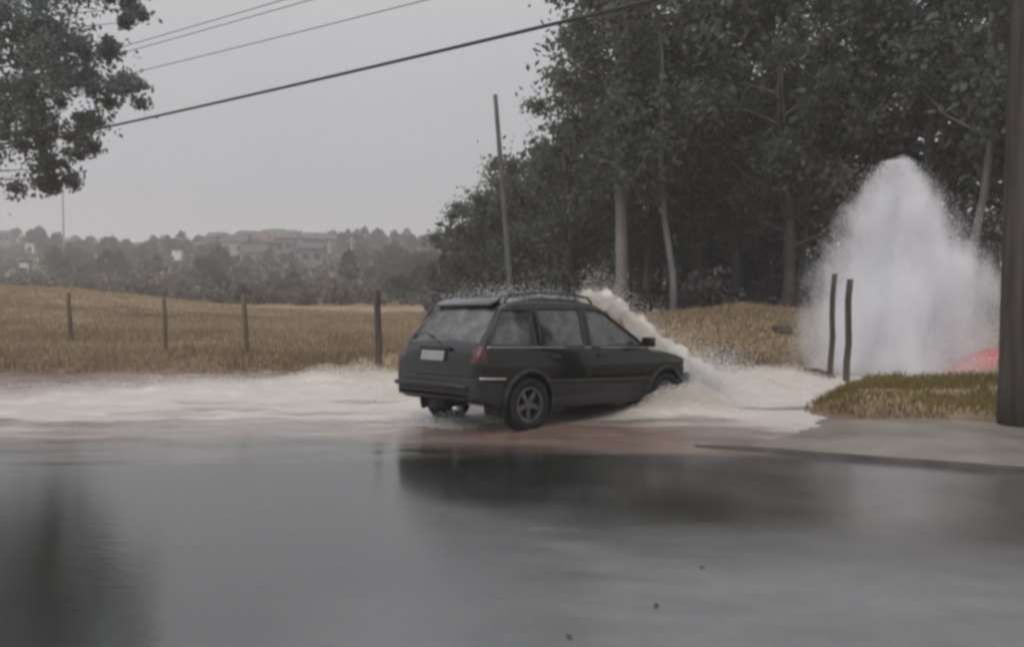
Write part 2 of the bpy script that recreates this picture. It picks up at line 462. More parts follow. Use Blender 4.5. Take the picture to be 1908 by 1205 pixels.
PM = mat('wet_pavement_concrete', (0.125, 0.108, 0.09), 0.4, 0.5, col2=(0.22, 0.195, 0.165), scale=1.1, bump=0.15, bscale=30, detail=8)
KM = mat('wet_kerb_concrete', (0.035, 0.030, 0.027), 0.6, 0.3, col2=(0.07, 0.06, 0.052), scale=3, bump=0.3, bscale=25)
def pv(s, q, x, y): return -0.07 + 0.105 * sst(-0.6, 1.9, s + 0.5 * (fbm(x * 1.5, y * 1.5, 3, 91) - 0.5) - 0.4 * q) + 0.012 * (fbm(x * 1.2, y * 1.2, 3, 92) - 0.5)
slab('pavement', -0.6, 13, 0.135, 3.6, 0.12, 0.12, pv, PM)
slab('kerb', 0.1, 13, -0.03, 0.13, 0.16, 0.16, lambda s, q, x, y: 0.0 + 0.038 * sst(0.0, 1.2, s), KM)

# ------------------------------------------------------------------ grass
def blades(name, pts, hgt, wid, m, label, cat):
    n = len(pts)
    a = rng.uniform(0, 2 * np.pi, n); ln = rng.uniform(0.1, 0.7, n) * hgt; la = rng.uniform(0, 2 * np.pi, n)
    w = np.stack([np.cos(a), np.sin(a), np.zeros(n)], 1) * wid[:, None] / 2
    lean = np.stack([np.cos(la) * ln, np.sin(la) * ln, np.zeros(n)], 1)
    up = np.stack([np.zeros(n), np.zeros(n), hgt], 1)
    v = np.stack([pts - w, pts + w, pts + lean * 0.35 + up * 0.6 + w * 0.7, pts + lean * 0.35 + up * 0.6 - w * 0.7, pts + lean + up], 1).reshape(-1, 3)
    i = np.arange(n) * 5
    f = np.concatenate([np.stack([i, i + 1, i + 2], 1), np.stack([i, i + 2, i + 3], 1), np.stack([i + 3, i + 2, i + 4], 1)])
    me = mesh_np(name, v, f)
    attr(me, 'tint', np.repeat(np.clip(0.22 * sst(22, 32, pts[:, 1]) + 0.75 * fbm(pts[:, 0] * 0.35, pts[:, 1] * 0.35, 4, 33) + rng.normal(0.08, 0.22, n), 0, 1), 5))
    return link(name, me, m, label=label, cat=cat, kind='stuff')
def scatter(n, f):
    u = rng.uniform(0, 1, (n, 2)); return f(u)
yy = 17.6 + 34 * rng.uniform(0, 1, 190000) ** 1.7
xx = (rng.uniform(-80, 1560, len(yy)) - CX) / F * yy
zt_ = terrain(xx, yy)
ok = (zt_ > 0.0 + 0.16 * rng.uniform(0, 1, len(yy)) * sst(0, -4, xx)) & (fbm(xx * 0.6, yy * 0.6, 3, 77) > rng.uniform(0.12, 0.5, len(yy))) & ~((xx > 5.0) & (yy < 18.2 + 1.2 * fbm(xx, yy, 3, 12)))
pp = np.stack([xx, yy, zt_ - 0.01], 1)[ok]
hh = rng.uniform(0.05, 0.21, len(pp)) * (0.6 + 0.9 * fbm(pp[:, 0] * 0.8, pp[:, 1] * 0.8, 3, 78))
blades('field_grass', pp, hh, rng.uniform(0.015, 0.035, len(pp)), M['grass'], 'dry tan grass covering the open field behind the fence posts', 'grass')
xx = rng.uniform(3.5, 11, 60000); yy = rng.uniform(8.5, 16.6, 60000)
vs = verge_sd(xx, yy); zt_ = terrain(xx, yy)
ok = (vs > 0.05 + 0.5 * fbm(xx * 2.5, yy * 2.5, 3, 97)) & (fbm(xx * 1.3, yy * 1.3, 3, 79) > rng.uniform(0.25, 0.65, len(xx)))
pp = np.stack([xx, yy, zt_ - 0.01], 1)[ok]
hh = rng.uniform(0.04, 0.15, len(pp)) * (0.5 + fbm(pp[:, 0] * 1.1, pp[:, 1] * 1.1, 3, 80))
blades('verge_grass', pp, hh, rng.uniform(0.010, 0.022, len(pp)), M['vergegrass'], 'short olive and brown grass on the verge beside the pavement', 'grass')

# ------------------------------------------------------------------ trees
def leaf_cloud(name, cen, rad, per, size, sd, droop=0.5, tint0=0.5, soft=False):
    r = np.random.default_rng(sd)
    cen = np.asarray(cen, float); rad = np.asarray(rad, float)
    n = len(cen) * per
    ci = np.repeat(np.arange(len(cen)), per)
    d = r.normal(0, 1, (n, 3)); d /= np.linalg.norm(d, axis=1)[:, None]
    q = np.abs(r.normal(0, 0.62, n)) if soft else r.uniform(0, 1, n) ** 0.5
    p = cen[ci] + d * (q * rad[ci])[:, None] * np.array([1, 1, 0.8])
    ax = r.normal(0, 1, (n, 3)); ax[:, 2] -= droop; ax /= np.linalg.norm(ax, axis=1)[:, None]
    sd_ = np.cross(ax, r.normal(0, 1, (n, 3))); sd_ /= np.linalg.norm(sd_, axis=1)[:, None]
    L = size * r.uniform(0.6, 1.4, n)[:, None]
    v = np.stack([p - ax * L * 0.5, p + sd_ * L * 0.27, p + ax * L * 0.5, p - sd_ * L * 0.27], 1).reshape(-1, 3)
    i = np.arange(n) * 4
    me = mesh_np(name, v, np.stack([i, i + 1, i + 2, i + 3], 1))
    attr(me, 'tint', np.repeat(np.clip(tint0 + r.normal(0, 0.18, len(cen))[ci] + r.normal(0, 0.22, n), 0, 1), 4))
    return me

def gum_tree(sd, H, base, cr, ncl, per, leaf, tr, lean=(0, 0), clr=0.9):
    """trunk with limbs and a loose crown of leaf clumps for a tall tree; local coordinates"""
    r = random.Random(sd); mb = MB()
    n = 9
    tp = [Vector((lean[0] * (k / (n - 1)) + 0.12 * math.sin(k * 1.3 + sd) * (k > 0), lean[1] * (k / (n - 1)) + 0.1 * math.cos(k * 1.7 + sd) * (k > 0), H * 0.93 * k / (n - 1) - 0.25 * (k == 0))) for k in range(n)]
    mb.tube(tp, [tr * (1.25 if k == 0 else 1 - 0.85 * k / (n - 1)) for k in range(n)], 10)
    cen = []; rad = []
    for k in range(ncl):
        z = base + (H - base) * (k + r.random()) / ncl
        f = (z - base) / (H - base)
        env = cr * (0.55 + 0.65 * math.sin(math.pi * min(1, 0.12 + 0.86 * f)))
        a = r.uniform(0, 2 * math.pi); q = env * r.uniform(0.25, 1.0)
        ft = min(1, z / (H * 0.93)); j = ft * (n - 1); j0 = min(int(j), n - 2)
        c0 = tp[j0].lerp(tp[j0 + 1], j - j0)
        c = Vector((c0.x + q * math.cos(a), c0.y + q * math.sin(a), z))
        cen.append(c); rad.append(clr * r.uniform(0.65, 1.25))
        if k % 2 == 0:
            zs = max(z - q * r.uniform(0.5, 0.9), base * 0.75); jj = min(zs / (H * 0.93), 1) * (n - 1); j0 = min(int(jj), n - 2)
            s0 = tp[j0].lerp(tp[j0 + 1], jj - j0)
            mid = s0.lerp(c, 0.55) + Vector((0, 0, -0.12 * q))
            rr = tr * (1 - 0.85 * jj / (n - 1)) * 0.5
            mb.tube([s0, mid, c], [max(rr, 0.025), max(rr * 0.6, 0.018), 0.01], 5, caps=False)
    return mb.mesh('trunk', True), leaf_cloud('crown', cen, rad, per, leaf, sd, soft=True)

def place_tree(name, meshes, loc, label, group, rz=0.0, sc=1.0, mb=None, ml=None, cat='tree'):
    e = empty(name, loc, label, cat, group, rz)
    e.scale = (sc, sc, sc)
    link('trunk', meshes[0], mb, e); link('crown', meshes[1], ml, e)
    return e

G1 = gum_tree(101, 17, 5.2, 2.5, 64, 270, 0.24, 0.27, (0.5, 0.2), 1.0)
G2 = gum_tree(102, 15, 4.6, 2.5, 56, 270, 0.23, 0.12, (-0.9, 0.3), 0.95)
G3 = gum_tree(103, 16, 3.6, 3.1, 66, 270, 0.24, 0.22, (0.4, 0.4), 1.0)
G4 = gum_tree(104, 10, 1.2, 2.4, 52, 270, 0.22, 0.18, (0.2, 0), 0.9)
G5 = gum_tree(105, 7, 0.5, 2.3, 42, 260, 0.21, 0.14, (0.1, 0), 0.85)
def gpos(px, d): x = (px - CX) / F * d; return (x, d, float(terrain(x, d)) - 0.05)
GW = 'tall trees of the wood behind the spray'
wood = [(G1, 1150, 31, 1.0, 0.0, 'tall tree with the thickest pale trunk, straight behind the car roof', 'palebark'),
        (G2, 1257, 28, 1.0, 0.0, 'slim pale leaning trunk tree just past the car bonnet', 'palebark'),
        (G3, 1372, 34, 1.0, 1.1, 'dark tree standing behind the brown grass mound', 'bark'),
        (G2, 1802, 24.5, 1.12, 3.3, 'tree with slender pale trunk rising beside the right edge of the spray', 'palebark'),
        (G3, 1470, 30, 1.05, 2.6, 'dark tree at the left fringe of the water spray', 'bark'),
        (G1, 1600, 32, 1.0, 4.2, 'dark tree whose trunk is hidden directly behind the spray', 'bark'),
        (G3, 1710, 29, 1.1, 5.1, 'dark tree overhanging the tip of the water spray', 'bark'),
        (G1, 1880, 29, 1.0, 0.9, 'dark tree behind the wooden utility pole', 'bark'),
        (G3, 1990, 25, 1.0, 2.0, 'tree outside the utility pole, its branches reaching in from the photo edge', 'bark'),
        (G3, 1205, 36, 0.98, 3.7, 'tree with loose outer leaves where the cable meets the wood', 'bark'),
        (G1, 1290, 40, 1.05, 5.6, 'dark tree deep in the wood above the car bonnet', 'bark'),
        (G1, 1500, 41, 1.05, 2.9, 'dark tree deep in the wood left of the spray', 'bark'),
        (G4, 1055, 37, 1.0, 0.6, 'medium bushy tree beside the leaning grey pole', 'bark'),
        (G5, 968, 40, 1.0, 1.9, 'low bushy tree behind the leaning grey pole', 'bark'),
        (G5, 885, 42, 0.8, 4.4, 'smallest bushy tree at the open field end of the wood', 'bark')]
cache = {}
for (g, px, d, sc, rz, lab, bk) in wood:
    key = (id(g[0]), bk)
    if key not in cache:
        tm = g[0].copy(); tm.materials.append(M[bk]); cache[key] = tm
    if not g[1].materials: g[1].materials.append(M['leaf'])
    place_tree('wood_tree', (cache[key], g[1]), gpos(px, d), lab, GW, rz, sc)

# dense thicket closing the wood at the back
n = 1200
tx = rng.uniform(-3.5, 36, n); ty = rng.uniform(43, 52, n)
top = 3.6 + 9.5 * sst(-5, 9, tx) + 1.5 * (fbm(tx * 0.3, ty * 0.3, 3, 4) - 0.5)
tz = terrain(tx, ty) + rng.uniform(0, 1, n) * top
link('thicket', leaf_cloud('thicket', np.stack([tx, ty, tz], 1), rng.uniform(0.8, 1.5, n), 42, 0.55, 7), M['thicket'],
     label='dense dark thicket filling the wood behind the tall trunks', cat='thicket', kind='stuff')
n = 170
tx = rng.uniform(0.5, 26, n); ty = rng.uniform(27.5, 42, n)
tz = terrain(tx, ty) + rng.uniform(0.1, 1.0, n) ** 2 * 1.8
link('undergrowth', leaf_cloud('undergrowth', np.stack([tx, ty, tz], 1), rng.uniform(0.4, 0.9, n), 60, 0.28, 8), M['thicket'],
     label='dark undergrowth around the feet of the tall trees', cat='undergrowth', kind='stuff')

# the tree whose branches hang into the upper left of the picture
cl_px = [(40, 50, 62), (115, 95, 62), (55, 150, 66), (150, 150, 55), (205, 175, 45), (232, 165, 28), (25, 225, 55), (70, 262, 38), (125, 315, 26), (90, 338, 22),
         (175, 238, 34), (-5, 300, 40), (20, 110, 60), (185, 112, 40), (110, 22, 60), (252, 22, 26), (246, 48, 15), (205, -35, 60), (60, -60, 80), (130, 200, 48), (150, 258, 24),
         (-60, 120, 90), (-80, 230, 80), (-90, 20, 100), (-160, 150, 100), (-150, -40, 110), (0, -120, 100), (130, -110, 90), (-120, -150, 110), (60, 205, 46), (100, 150, 50), (235, -20, 35), (-10, 20, 60)]
r0 = random.Random(4); cen = []; rad = []
base = Vector((-22.2, 31.0, float(terrain(-22.2, 31.0)) - 0.05))
for (px, py, q) in cl_px:
    d = 30.0 + r0.uniform(-1.2, 1.2); p = P(px, py, d) - base
    for _ in range(5):
        k = q / F * d; cen.append(p + Vector((r0.gauss(0, .45) * k, r0.gauss(0, .6) * k, r0.gauss(0, .45) * k))); rad.append(k * r0.uniform(0.45, 1.0))
mb = MB()
mb.tube([(0, 0, -0.2), (0.1, 0, 2.5), (-0.1, 0.1, 5), (0.3, 0, 8), (0.6, 0, 11), (0.8, 0, 13)], [0.34, 0.27, 0.23, 0.18, 0.11, 0.04], 10)
for i, (px, py, q) in enumerate(cl_px):
    p = P(px, py, 30.0) - base
    zs = max(3.8, min(11, p.z - 1.2)); s0 = Vector((0.1 + 0.05 * zs, 0, zs))
    mb.tube([s0, s0.lerp(p, 0.5) + Vector((0, 0, 0.35)), p], [0.05, 0.03, 0.008], 5, caps=False)
e = empty('overhanging_tree', base, 'grey-green tree with drooping leafy branches hanging into the upper left sky', 'tree')
link('trunk', mb.mesh('trunk', True), M['bark'], e)
link('crown', leaf_cloud('crown', cen, rad, 210, 0.20, 9, droop=0.8, soft=True), M['leaf2'], e)

# ------------------------------------------------------------------ poles and cables
def pole_mesh(top, r0_, r1_, n=14):
    mb = MB(); k = 12
    mb.tube([Vector((0, 0, -0.3)).lerp(Vector(top), i / k) for i in range(k + 1)], [r0_ + (r1_ - r0_) * i / k for i in range(k + 1)], n)
    return mb.mesh('shaft', True)
UP = Vector((6.38, 11.05, 0.1))
e = empty('utility_pole', UP, 'thick dark wooden utility pole on the grass verge at the photo edge', 'utility pole')
link('shaft', pole_mesh((0.05, 0, 9.2), 0.27, 0.22), M['polewood'], e)
WD = Vector((6.38 + 22.6, 11.05 - 36.0, 0)).normalized() * -1; WN = Vector((WD.y, -WD.x, 0))
ang = math.atan2(WN.y, WN.x)
mb = MB(); mb.box(-0.55, 0.55, -0.055, 0.055, -0.06, 0.06, Matrix.Translation((0.05, 0, 7.55)) @ Matrix.Rotation(ang, 4, 'Z') @ Matrix.Translation((0, -0.27, 0)))
link('crossarm', mb.mesh('crossarm', bevel=0.008), M['wood'], e)
mb = MB(); mb.box(-0.05, 0.50, -0.035, 0.035, -0.035, 0.035, Matrix.Translation((0.05, 0, 7.11)) @ Matrix.Rotation(ang, 4, 'Z') @ Matrix.Translation((0, -0.26, 0)))
link('bracket', mb.mesh('bracket', bevel=0.006), M['metal'], e)
ins = []
for k in (-0.42, -0.05, 0.42):
    p = Vector((0.05, 0, 7.61)) + WN * k + WD * 0.27
    if k > 0.1: p.z -= 0.46                                     # the last insulator stands on a lower bracket
    mb = MB(); mb.lathe([(0.0, 0), (0.03, 0), (0.03, 0.05), (0.055, 0.06), (0.035, 0.09), (0.05, 0.11), (0.02, 0.15), (0.0, 0.15)], 10, M=Matrix.Translation(p))
    link('insulator', mb.mesh('insulator', True), M['concrete'], e); ins.append(UP + p + Vector((0, 0, 0.13)))
mb = MB(); mb.box(-0.30, -0.20, -0.06, 0.06, 6.2, 6.36, Matrix.Rotation(math.atan2(-WD.y, -WD.x), 4, 'Z')); link('cable_clamp', mb.mesh('cable_clamp', bevel=0.006), M['metal'], e)
FAR = 37.9
def wire(name, a, b_, sag, r_, label):
    mb = MB(); n = 40; pts = []
    for i in range(n + 1):
        q = i / n; p = a.lerp(b_, q); p.z -= 4 * sag * q * (1 - q); pts.append(p)
    mb.tube(pts, r_, 6); link(name, mb.mesh(name, True), M['cable'], label=label, cat='cable')
c0 = UP + Vector((0, 0, 6.30)) + WD * 0.30
wire('cable', c0, c0 + WD * FAR + Vector((0, 0, 0.62)), 0.14, 0.035, 'thick dark lower cable crossing the sky from the left tree to the wood')
for k, (p, lab) in enumerate(zip(ins, ('faint lowest of the three thin upper wires', 'faint middle one of the three thin upper wires', 'faint topmost of the three thin upper wires'))):
    wire('wire', p, p + WD * FAR + Vector((0, 0, 1.55)), 0.10, 0.011, lab + ' above the thick cable')
fp = UP + WD * (FAR + 0.3); fp.z = float(terrain(fp.x, fp.y))
e = empty('utility_pole', fp, 'slender pale pole beyond the photo edge, behind the hanging branches', 'utility pole')
link('shaft', pole_mesh((-0.12, 0, 9.9 - fp.z), 0.08, 0.06), M['palepole'], e)
mb = MB(); mb.box(-0.5, 0.5, -0.04, 0.04, -0.05, 0.05, Matrix.Translation((-0.1, 0, 9.45 - fp.z)) @ Matrix.Rotation(ang, 4, 'Z') @ Matrix.Translation((0, 0.11, 0)))
link('crossarm', mb.mesh('crossarm'), M['wood'], e)
# leaning grey pole behind the car
gb = Vector((0.08, 26.0, float(terrain(0.08, 26.0))))
tp = P(923, 180, 26.0) - gb
e = empty('grey_pole', gb, 'slender grey concrete pole leaning over behind the car', 'pole')
link('shaft', pole_mesh(tp, 0.10, 0.06, 12), M['greypole'], e)

# fence posts
def post(px, yb, yt, d, wpx, lean, label, group, m='wood'):
    b0 = P(px, yb, d); b0.z = min(b0.z, float(terrain(b0.x, d)))
    h = CAMZ + (HOR - yt) / F * d - b0.z; w_ = wpx / F * d
    mb = MB(); k = 6
    V = []
    for i in range(k + 1):
        q = i / k; z = -0.25 + (h + 0.25) * q; s_ = w_ / 2 * (1.05 - 0.12 * q)
        ox = lean * q + 0.012 * math.sin(i * 1.9 + px); oy = 0.01 * math.cos(i * 2.3 + px)
        V.append([(ox + s_ * math.cos(a), oy + s_ * math.sin(a), z) for a in np.linspace(0, 2 * math.pi, 9)[:8]])
    vs_ = [v for ring in V for v in ring]; fs = [(i * 8 + j, i * 8 + (j + 1) % 8, (i + 1) * 8 + (j + 1) % 8, (i + 1) * 8 + j) for i in range(k) for j in range(8)]
    mb.add(vs_, fs + [tuple(k * 8 + j for j in range(8))])
    link('fence_post', mb.mesh('fence_post', True), M[m], loc=b0, label=label, cat='post', group=group)
FG = 'old wooden fence posts'
post(134, 672, 545, 21.5, 9, -0.09, 'old wooden fence post nearest the left edge of the field', FG, 'palewood')
post(308, 692, 555, 19.5, 8, -0.02, 'faint slim fence post, second from the left edge', FG, 'palewood')
post(460, 690, 548, 19.2, 10, -0.06, 'brown fence post in mid field, third from the left edge', FG, 'palewood')
post(706, 702, 540, 17.9, 13, -0.03, 'dark fence post just behind the tail of the car', FG)
post(1548, 715, 510, 16.2, 11, 0.05, 'taller of the two posts in front of the spray', FG)
post(1579, 722, 520, 15.8, 13, 0.03, 'thicker shorter post of the pair in front of the spray', FG)

# ------------------------------------------------------------------ red sheet and small things by the spray
nx, ny = 34, 20
U, V_ = np.meshgrid(np.linspace(0, 1, nx), np.linspace(0, 1, ny))
tx = 8.05 + 2.5 * U; ty = 17.15 + 1.3 * V_
prof = 0.62 * sst(0, 0.62, U) * (0.72 + 0.28 * np.sin(np.pi * np.clip(V_ * 0.9 + 0.25, 0, 1)))
tz = terrain(tx, ty) * 0 - 0.06 + prof + 0.10 * (fbm(U * 9, V_ * 5, 3, 5) - 0.5) * sst(0, 0.2, U)
edge = np.minimum(np.minimum(1 - U, V_), 1 - V_); tz = tz - 0.35 * sst(0.10, 0, edge) * prof / 0.6
i = (np.arange(ny - 1)[:, None] * nx + np.arange(nx - 1)[None, :]).ravel()
tm = mesh_np('red_sheet', np.stack([tx.ravel(), ty.ravel(), tz.ravel()], 1), np.stack([i, i + 1, i + 1 + nx, i + nx], 1), True)
o = link('red_sheet', tm, mat('red_plastic', (0.44, 0.105, 0.095), 0.45, 0.5, var=0.15, scale=4, bump=0.2), label='crumpled red plastic sheet over a low heap at the foot of the spray', cat='plastic sheet')
sm = o.modifiers.new('thickness', 'SOLIDIFY'); sm.thickness = 0.012
def rock(name, loc, s, m, label, cat, seed):
    bm = bmesh.new(); bmesh.ops.create_icosphere(bm, subdivisions=3, radius=1)
    from mathutils import noise
    for v in bm.verts:
        q = 1 + 0.35 * noise.noise(v.co * 1.3 + Vector((seed, 0, 0))) + 0.15 * noise.noise(v.co * 3.1 + Vector((0, seed, 0)))
        v.co = Vector((v.co.x * s[0] * q, v.co.y * s[1] * q, v.co.z * s[2] * q))
    me = bpy.data.meshes.new(name); bm.to_mesh(me); bm.free()
    link(name, me, m, loc=loc, label=label, cat=cat)
SOIL = mat('dark_soil', (0.07, 0.055, 0.042), 0.95, 0.1, var=0.4, scale=5, bump=0.6)
x = (1458 - CX) / F * 20.4; rock('earth_clod', (x, 20.4, float(terrain(x, 20.4)) + 0.03), (0.24, 0.2, 0.12), SOIL, 'dark flat clod of earth on the grass mound beside the spray', 'clod', 3)
rock('earth_bank', ((1512 - CX) / F * 16.9, 16.9, 0.0), (0.42, 0.3, 0.20), SOIL, 'low dark heap of wet earth left of the paired posts', 'earth heap', 8)

for (px, py, sz, rz, lab) in ((1312, 1064, 0.022, 0.4, 'small dark leaf lying on the wet road below the reflected wood'),
                              (1226, 1137, 0.026, 1.3, 'curled dark leaf lying on the wet road near the bottom edge'),
                              (1062, 1196, 0.024, 2.2, 'dark leaf cut by the bottom edge of the photo')):
    d = CAMZ * F / (py - HOR); v = []; f = []
    for i in range(7):
        q = i / 6 * 2 - 1; ww = 0.45 * (1 - q * q) ** 0.8
        for j, u in enumerate((-1, 0, 1)): v.append((q * sz, ww * u * sz, 0.006 + 0.35 * sz * abs(u) * ww + 0.25 * sz * q * q))
    for i in range(6):
        for j in range(2): f.append((i * 3 + j, i * 3 + j + 1, i * 3 + j + 4, i * 3 + j + 3))
    o = link('fallen_leaf', mesh_np('fallen_leaf', v, f, True), SOIL, loc=((px - CX) / F * d, d, 0), rot=(0, 0, rz), label=lab, cat='leaf', group='leaves on the wet road')
    o.modifiers.new('thickness', 'SOLIDIFY').thickness = 0.0015

# ------------------------------------------------------------------ the hillside town
WC = [(0.66, 0.65, 0.62), (0.19, 0.155, 0.17), (0.30, 0.275, 0.265), (0.155, 0.125, 0.122), (0.235, 0.20, 0.22), (0.46, 0.42, 0.36), (0.27, 0.15, 0.13)]
RC = [(0.11, 0.075, 0.07), (0.10, 0.088, 0.095), (0.13, 0.095, 0.085), (0.085, 0.08, 0.082)]
WMs = [mat('render_wall', c, 0.9, 0.1, var=0.15, scale=0.6) for c in WC]
RMs = [mat('tile_roof', c, 0.85, 0.1, var=0.25, scale=1.2) for c in RC]
WIN = mat('far_window', (0.03, 0.032, 0.036), 0.25, 0.5)
def house(px, ytop, d, wpx, hpx, wi, ri, gable, label, nwin=2):
    w_ = wpx * (0.85 if wi in (0, 5) and not label.startswith('small cream') else 0.5) / F * d; h = hpx * 0.8 / F * d; dep = w_ * 0.8
    top = P(px, ytop, d); zb = float(terrain(top.x, d))
    H = min(max(top.z - zb, h), 6.2); wallH = H - (0.28 * w_ if gable else 0.25)
    e = empty('house', (top.x, d, zb), label, 'house', 'houses of the hillside town', rz=random.uniform(-0.25, 0.25))
    mb = MB(); mb.box(-w_ / 2, w_ / 2, -dep / 2, dep / 2, -1.5, wallH); link('wall', mb.mesh('wall'), WMs[wi], e)
    mb = MB()
    if gable:
        a = w_ / 2 + 0.35; c = dep / 2 + 0.35; t0 = wallH - 0.05
        mb.add([(-a, -c, t0), (a, -c, t0), (a, c, t0), (-a, c, t0), (-a, 0, t0 + 0.28 * w_), (a, 0, t0 + 0.28 * w_)], [(0, 1, 5, 4), (2, 3, 4, 5), (0, 4, 3), (1, 2, 5), (0, 3, 2, 1)])
    else: mb.box(-w_ / 2 - 0.2, w_ / 2 + 0.2, -dep / 2 - 0.2, dep / 2 + 0.2, wallH, wallH + 0.28)
    link('roof', mb.mesh('roof'), RMs[ri], e)
    fl = max(1, int(wallH // 3.2)); rows = min(fl, 3)
    for r_ in range(rows):
        for k in range(nwin):
            cx_ = (-0.5 + (k + 0.5) / nwin) * w_; z0 = wallH - 2.1 - r_ * 3.0
            if z0 < 0.2: continue
            mb = MB(); mb.box(cx_ - 0.55, cx_ + 0.55, -dep / 2 - 0.03, -dep / 2 + 0.05, z0, z0 + 1.2); link('window', mb.mesh('window'), WIN, e)
H = [(47, 486, 150, 15, 34, 0, 3, False, 'small white block house at the left end of the hillside', 1),
     (60, 480, 220, 18, 30, 0, 1, False, 'narrow white house beside the white block at the left end', 1),
     (12, 475, 260, 40, 40, 4, 2, True, 'grey mauve house at the far left edge of the town', 2),
     (236, 487, 230, 26, 20, 2, 1, False, 'pale flat house showing between the dark trees', 2),
     (332, 484, 200, 20, 26, 0, 3, False, 'bright white narrow house in a gap of the dark trees', 1),
     (300, 500, 240, 34, 20, 3, 0, True, 'brown house left of the bright white narrow house', 2),
     (408, 452, 330, 30, 34, 3, 1, False, 'dark flat-topped house at the left of the town skyline', 2),
     (438, 490, 270, 36, 24, 4, 2, True, 'mauve house with tiled roof under the flat-topped skyline house', 2),
     (470, 446, 340, 44, 44, 1, 1, False, 'largest block on the town skyline, dark mauve and flat-topped', 4),
     (500, 478, 290, 50, 34, 1, 0, True, 'wide mauve brown house below the largest skyline block', 3),
     (522, 450, 350, 26, 36, 4, 3, False, 'narrow skyline block right of the largest one', 2),
     (552, 464, 310, 40, 34, 1, 2, True, 'mauve house with tiled roof on the skyline slope', 2),
     (575, 452, 345, 22, 34, 3, 1, False, 'small dark block at the right end of the skyline blocks', 1),
     (568, 492, 260, 24, 20, 2, 1, False, 'beige house beside the cream one in the town', 2),
     (596, 493, 240, 20, 26, 5, 3, False, 'cream narrow house at the right of the town', 1),
     (470, 520, 210, 52, 26, 3, 0, True, 'wide brown house low on the town slope', 3),
     (530, 520, 190, 46, 28, 4, 0, True, 'mauve brown house low on the slope with dark roof', 3),
     (425, 535, 170, 30, 18, 2, 1, False, 'pale low hut at the foot of the town slope', 2),
     (598, 528, 180, 40, 24, 3, 2, True, 'brown house at the foot of the slope right of the town', 2),
     (683, 547, 105, 34, 16, 0, 1, False, 'bright white low hut beside the dark fence post', 2),
     (653, 540, 110, 12, 20, 2, 3, False, 'tiny pale shed left of the bright white hut', 1),
     (748, 530, 150, 40, 24, 4, 1, True, 'grey house half lost among trees near the wood', 2),
     (375, 512, 230, 36, 26, 3, 2, True, 'dark brown house among trees left of the town', 2),
     (640, 500, 250, 36, 26, 4, 1, True, 'grey house behind the trees left of the far mast', 2)]
for a in H: house(*a)
rh = random.Random(5)
for k in range(46):
    px = rh.uniform(395, 618); d = rh.uniform(170, 335); yg = HOR - (float(terrain((px - CX) / F * d, d)) - CAMZ) * F / d
    hpx = rh.uniform(3.4, 5.5) * F / d; wpx = rh.uniform(7, 12) * F / d
    wi = rh.choice((1, 3, 4, 1, 2, 5, 6, 3, 4)); gb_ = rh.random() < 0.6
    lab = 'small %s %s house %s the hillside town, %s' % ({1: 'dark mauve', 3: 'brown', 4: 'grey mauve', 2: 'beige', 5: 'cream', 6: 'reddish'}[wi], 'gabled' if gb_ else 'flat-roofed',
          'high up in' if d > 285 else 'halfway up in' if d > 225 else 'low down in', 'towards the grove' if px < 460 else 'near its middle' if px < 540 else 'towards the wood')
    house(px, yg - hpx, d, wpx, hpx, wi, rh.randrange(4), gb_, lab, 2)
# far masts
for (px, yt, d, r_, lab) in [(656, 442, 200, 0.42, 'far dark mast standing on the hillside skyline'), (121, 330, 190, 0.20, 'faint thin mast showing below the left branches in the haze')]:
    p = P(px, yt, d); zb = float(terrain(p.x, d))
    e = empty('mast', (p.x, d, zb), lab, 'mast')
    link('shaft', pole_mesh((0, 0, p.z - zb), r_, r_ * 0.7, 8), M['concrete'], e)
    mb = MB(); mb.box(-r_ * 2.5, r_ * 2.5, -r_, r_, p.z - zb - 1.2, p.z - zb - 0.9); link('bracket', mb.mesh('bracket'), M['metal'], e)

# far trees
def round_tree(sd, H_, cr, ncl, per, leaf):
    r_ = random.Random(sd); mb = MB()
    mb.tube([(0, 0, -0.5), (0.1, 0, H_ * 0.3), (0, 0.1, H_ * 0.7)], [0.22, 0.17, 0.06], 7)
    cen = []; rad = []
    for k in range(ncl):
        a = r_.uniform(0, 6.283); z = r_.uniform(0.12, 1.0); q = cr * math.sin(math.pi * (0.12 + 0.8 * z)) * r_.uniform(0.2, 1)
        cen.append((q * math.cos(a), q * math.sin(a), H_ * (0.12 + 0.85 * z))); rad.append(cr * r_.uniform(0.22, 0.42))
    return mb.mesh('trunk', True), leaf_cloud('crown', cen, rad, per, leaf, sd)
FT = [round_tree(201, 6.5, 3.2, 34, 42, 0.7), round_tree(202, 5.0, 3.0, 30, 42, 0.65), round_tree(203, 8.0, 2.6, 34, 42, 0.7)]
for f_ in FT: f_[0].materials.append(M['bark']); f_[1].materials.append(M['leaf3'])
